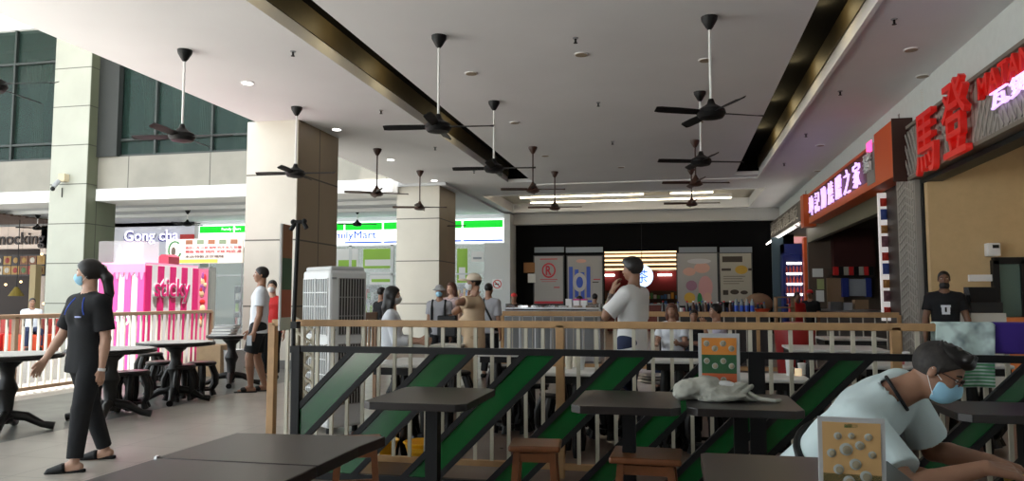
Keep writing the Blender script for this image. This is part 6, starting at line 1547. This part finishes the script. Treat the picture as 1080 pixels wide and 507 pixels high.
# 10 people around the steel counter
J, root = simple('worker in red cap behind the sunlit end of the steel counter', 542, 16.2, 1.42, (.2, -1), blk, blk); cap(J, root, redm, .01)
simple('person in black at the end of the steel counter', 612, 16.4, 1.36, (-1, .2), blk, blk)
simple('person in grey shirt beyond the steel counter', 628, 18.0, 1.42, (.3, 1), mat('dim_grey_cloth', rgb(120, 115, 110), .85), blk)
# 11 kitchen workers
J, root = simple('kitchen worker in red cap and dark shirt by the hanging sheets', 857, 18.2, 1.50, (-.6, -1), blk, blk, mask=None); cap(J, root, redm, .01)
J, root = simple('kitchen worker in red shirt near the drinks chiller', 843, 17.9, 1.45, (.6, -1), redm, blk, skin=skin3)
# 12 vendor in black T-shirt
J, root = simple('vendor in black t-shirt with white print, black mask under his chin', 1000, 10.9, 1.66, (-.25, -1), blk, blk, skin=skin3, hk='buzz', vox=.009, arms={'R': ('d', (.25, .15, -1), (.05, .3, -1)), 'L': ('d', (-.3, .1, -1), (-.1, .3, -1))})
face(J, root, mask=maskk, eyes=False, loops=False, chin=True)
c_ = J['pel'] + J['sp'] * .17 * J['H'] + J['fr'] * .098 * J['H']
m = MB()
for dx, dz, w, h_ in ((0, .06, .11, .028), (-.03, .015, .035, .06), (.03, .015, .035, .06), (0, -.03, .09, .03)):
    q = c_ + J['r'] * dx + UP * dz; m.bar(tuple(q - J['r'] * w / 2 - J['fr'] * .02), tuple(q + J['r'] * w / 2 - J['fr'] * .02), .05, h_)
m.build('shirt_print', wht, root, world=True)
# 13 seated man in the cafe
simple('man in white shirt seated on the cafe bench across the brown railing', 30, 16.1, 1.68, (.8, -.6), wht, jeans, sit=.43, skin=skin2, hk='buzz')

# 14 leaning man near the camera
H = 1.70; Yp = 3.10
nk = PY(936, 419, 3.22); sp_ = nrm((.42, -.62, .66)); pel = Vector(np.array(nk) - sp_ * .30 * H)
lat = np.array((0, -1, 0.0)); lat = nrm(lat - sp_ * (lat @ sp_)); lat = nrm(lat + nrm(np.cross(sp_, UP)) * .9); front = nrm(np.cross(UP, lat)); 
fr_ = nrm(np.cross(lat, sp_)); fr_ = -fr_ if fr_[2] > 0 else fr_
wrR = PY(1040, 493, 2.92); wrL = PY(1046, 486, 3.22)
kR = PY(985, 512, 2.80); kL = PY(990, 500, 3.2)
J = pose(H, (pel.x + .2, pel.y, 0), (sp_[0], sp_[1]), pel=tuple(pel), spine=tuple(sp_), lat=tuple(lat), head=(.78, -.40, -.50), headup=(.30, -.05, .95), neck=(.60, -.10, .42),
    arms={'R': ('t', tuple(wrR), (-.1, -.5, -.7), (.93, .0, -.12), .75, (-.1, .3, -1)), 'L': ('t', tuple(wrL), (.5, .3, -1), (.80, -.25, -.25), .6, (-.1, -.4, -1))},
    legs={'R': ('d', (.12, 1, -.25), (0, -.05, -1)), 'L': ('d', (-.22, 1, -.12), (0, .05, -1))})
J['front'] = fr_
# feet must reach the floor from this seat
for q in 'LR': J['an' + q] = np.array((J['kn' + q][0], J['kn' + q][1], .078)) if J['kn' + q][2] - .078 < .235 * H * 1.25 else J['an' + q]
root = person('man in pale blue t-shirt leaning forward at work, glasses and blue mask', J)
build_body(J, root, skin2, .0055, belly=1)
pale_t = mat('pale_blue_cloth', rgb(195, 212, 214), .85, noise=.05, nscale=5, bump=.25)
garment_top(J, root, pale_t, .007, sleeve=.80, off=.020, hem=.06, sleeve_off=.024, name='t_shirt', collar=.033, belly=1); garment_legs(J, root, blk, .008, .8, .016, name='shorts')
face(J, root, mask=maskb, glasses=True, h=.004); hair(J, root, 'buzz', mat('greying_hair', (.022, .018, .016), .7, noise=.5, nscale=60), .005)
F = Field(); hd = J['hd']; hh = .133 * H; ax = np.array([J['hr'], J['hf'], J['hu']])
F.ell(hd + J['hu'] * .36 * hh + J['hf'] * .05 * hh, np.array((.27, .36, .17)) * hh, ax, k=.01)
random.seed(3)
for i in range(26):
    a_ = hd + J['hu'] * .42 * hh + J['hf'] * random.uniform(-.2, .35) * hh + J['hr'] * random.uniform(-.2, .2) * hh; F.cone(a_, a_ + nrm(J['hu'] + J['hf'] * random.uniform(-.4, .7) + J['hr'] * random.uniform(-.4, .4)) * .10 * hh, .045 * hh, .018 * hh, .012)
field_obj('hair_tuft', F, .0045, hairm, root)
nd_ = nrm(J['hd'] - J['nk']); cc = J['nk'] + nd_ * .022 * H; e1 = nrm(np.cross(nd_, (0, 1, 0))); e2 = np.cross(nd_, e1)
MB().tube([tuple(cc + (e1 * math.cos(t_) + e2 * math.sin(t_)) * .0405 * H) for t_ in [i * math.pi / 16 for i in range(33)]], .007, 8, cap=False).build('dark_collar', blk, root, world=True, smooth=True)
# apron: waist string and front panel
c0 = J['pel'] + J['sp'] * .075 * H
pts = []
for i in range(25):
    t_ = i * 2 * math.pi / 24; pts.append(tuple(c0 + J['r'] * math.cos(t_) * (.098 * H + .022) + fr_ * ((.066 * H + .024) * math.sin(t_) + (.025 if math.sin(t_) > 0 else 0)) + J['sp'] * .02 * math.sin(t_)))
ap = MB().tube(pts, .017, 8, cap=False).build('apron_string', black, root, world=True, smooth=True)
leather = mat('apron_black', (.016, .016, .018), .45)
def apf(u, v):
    top = J['nk'] - J['sp'] * .05 * H + fr_ * .115; x = (u - .5)
    return top + J['r'] * x * .30 * (1 + v * .35) - J['sp'] * v * .06 + np.array((.05, -.02, -.46)) * v + fr_ * (-.25 * x * x) + J['r'] * .012 * math.sin(v * 7)
cloth('apron', apf, 14, 14, leather, parent=root, th=.006)
# the stool he sits on, and the stick he holds
stool(pel.x - .02, pel.y + .02, .34, max(.3, round(pel.z - .105, 3)), sp_[1], 'wooden stool under the leaning man in pale shirt')
w_ = J['wrR'] + J['hdirR'] * .05 * H
o = MB().tube([tuple(w_ + V3(-.03, 0, -.028)), tuple(w_ + V3(.12, .0, .012))], [.006, .005], 8).build('chopstick', mat('brass_stick', (.65, .42, .10), .3, metal=.6)); tag(o, 'golden stick held in the hands of the leaning man', 'stick')

# ------------------------------------------------------------------ grey canvas bag on the table
c = PZ(762, 424, .75); F = Field(); bz = .75
bc = np.array((c.x, c.y + .08, bz))
for dx, dy, dz, rx, ry, rz_, rot in ((-.17, .0, .055, .085, .09, .055, 0), (-.10, .02, .075, .10, .10, .05, .2), (-.02, .0, .045, .12, .11, .045, -.1), (.05, .03, .055, .10, .08, .032, .3), (.0, -.07, .022, .13, .05, .022, .1), (-.2, -.02, .03, .06, .07, .03, 0), (.11, .0, .025, .07, .07, .022, -.3), (-.05, .06, .08, .06, .05, .03, 0)):
    a_ = math.cos(rot), math.sin(rot); ax = np.array(((a_[0], 0, a_[1]), (0, 1, 0), (-a_[1], 0, a_[0])))
    F.ell(bc + (dx, dy, dz), (rx, ry, rz_), ax, k=.018)
for i in range(7):
    a_ = bc + (-.12 + i * .03, -.10, .02 + .008 * (i % 3)); F.cone(a_, a_ + np.array((.10, .10, .06)), .008, .012, .01)
F.cut_half((0, 0, bz + .001), (0, 0, -1))
canvas = mat('grey_canvas', rgb(165, 165, 155), .9, noise=.1, nscale=20, bump=.3)
bagr = thing('canvas_bag', 'crumpled grey canvas bag with a strap lying on the dark table', 'bag', tuple(bc))
bb_ = field_obj('bag_body', F, .0055, canvas, bagr)
tx = bpy.data.textures.new('folds', 'CLOUDS'); tx.noise_scale = .05; dm = bb_.modifiers.new('folds', 'DISPLACE'); dm.texture = tx; dm.strength = .022; dm.mid_level = .55
for k_ in range(2):
    pts = [bc + (.05, .02 + .05 * k_, .07 - .02 * k_), bc + (.12, -.01 + .05 * k_, .06 - .02 * k_), bc + (.19, -.05 + .03 * k_, .02), bc + (.27, -.07 + .02 * k_, .012), bc + (.30, -.03, .012)]
    MB().tube([tuple(p) for p in pts], [.014, .012, .010, .009, .008], 8).build('strap', canvas, bagr, world=True, smooth=True)
F = Field(); F.ell(bc + (.02, .0, .088), (.05, .04, .018), k=.01).cone(bc + (-.02, 0, .08), bc + (.07, -.02, .07), .02, .014, .01); field_obj('white_lining', F, .005, mat('lining_white', (.7, .7, .7), .8), bagr)
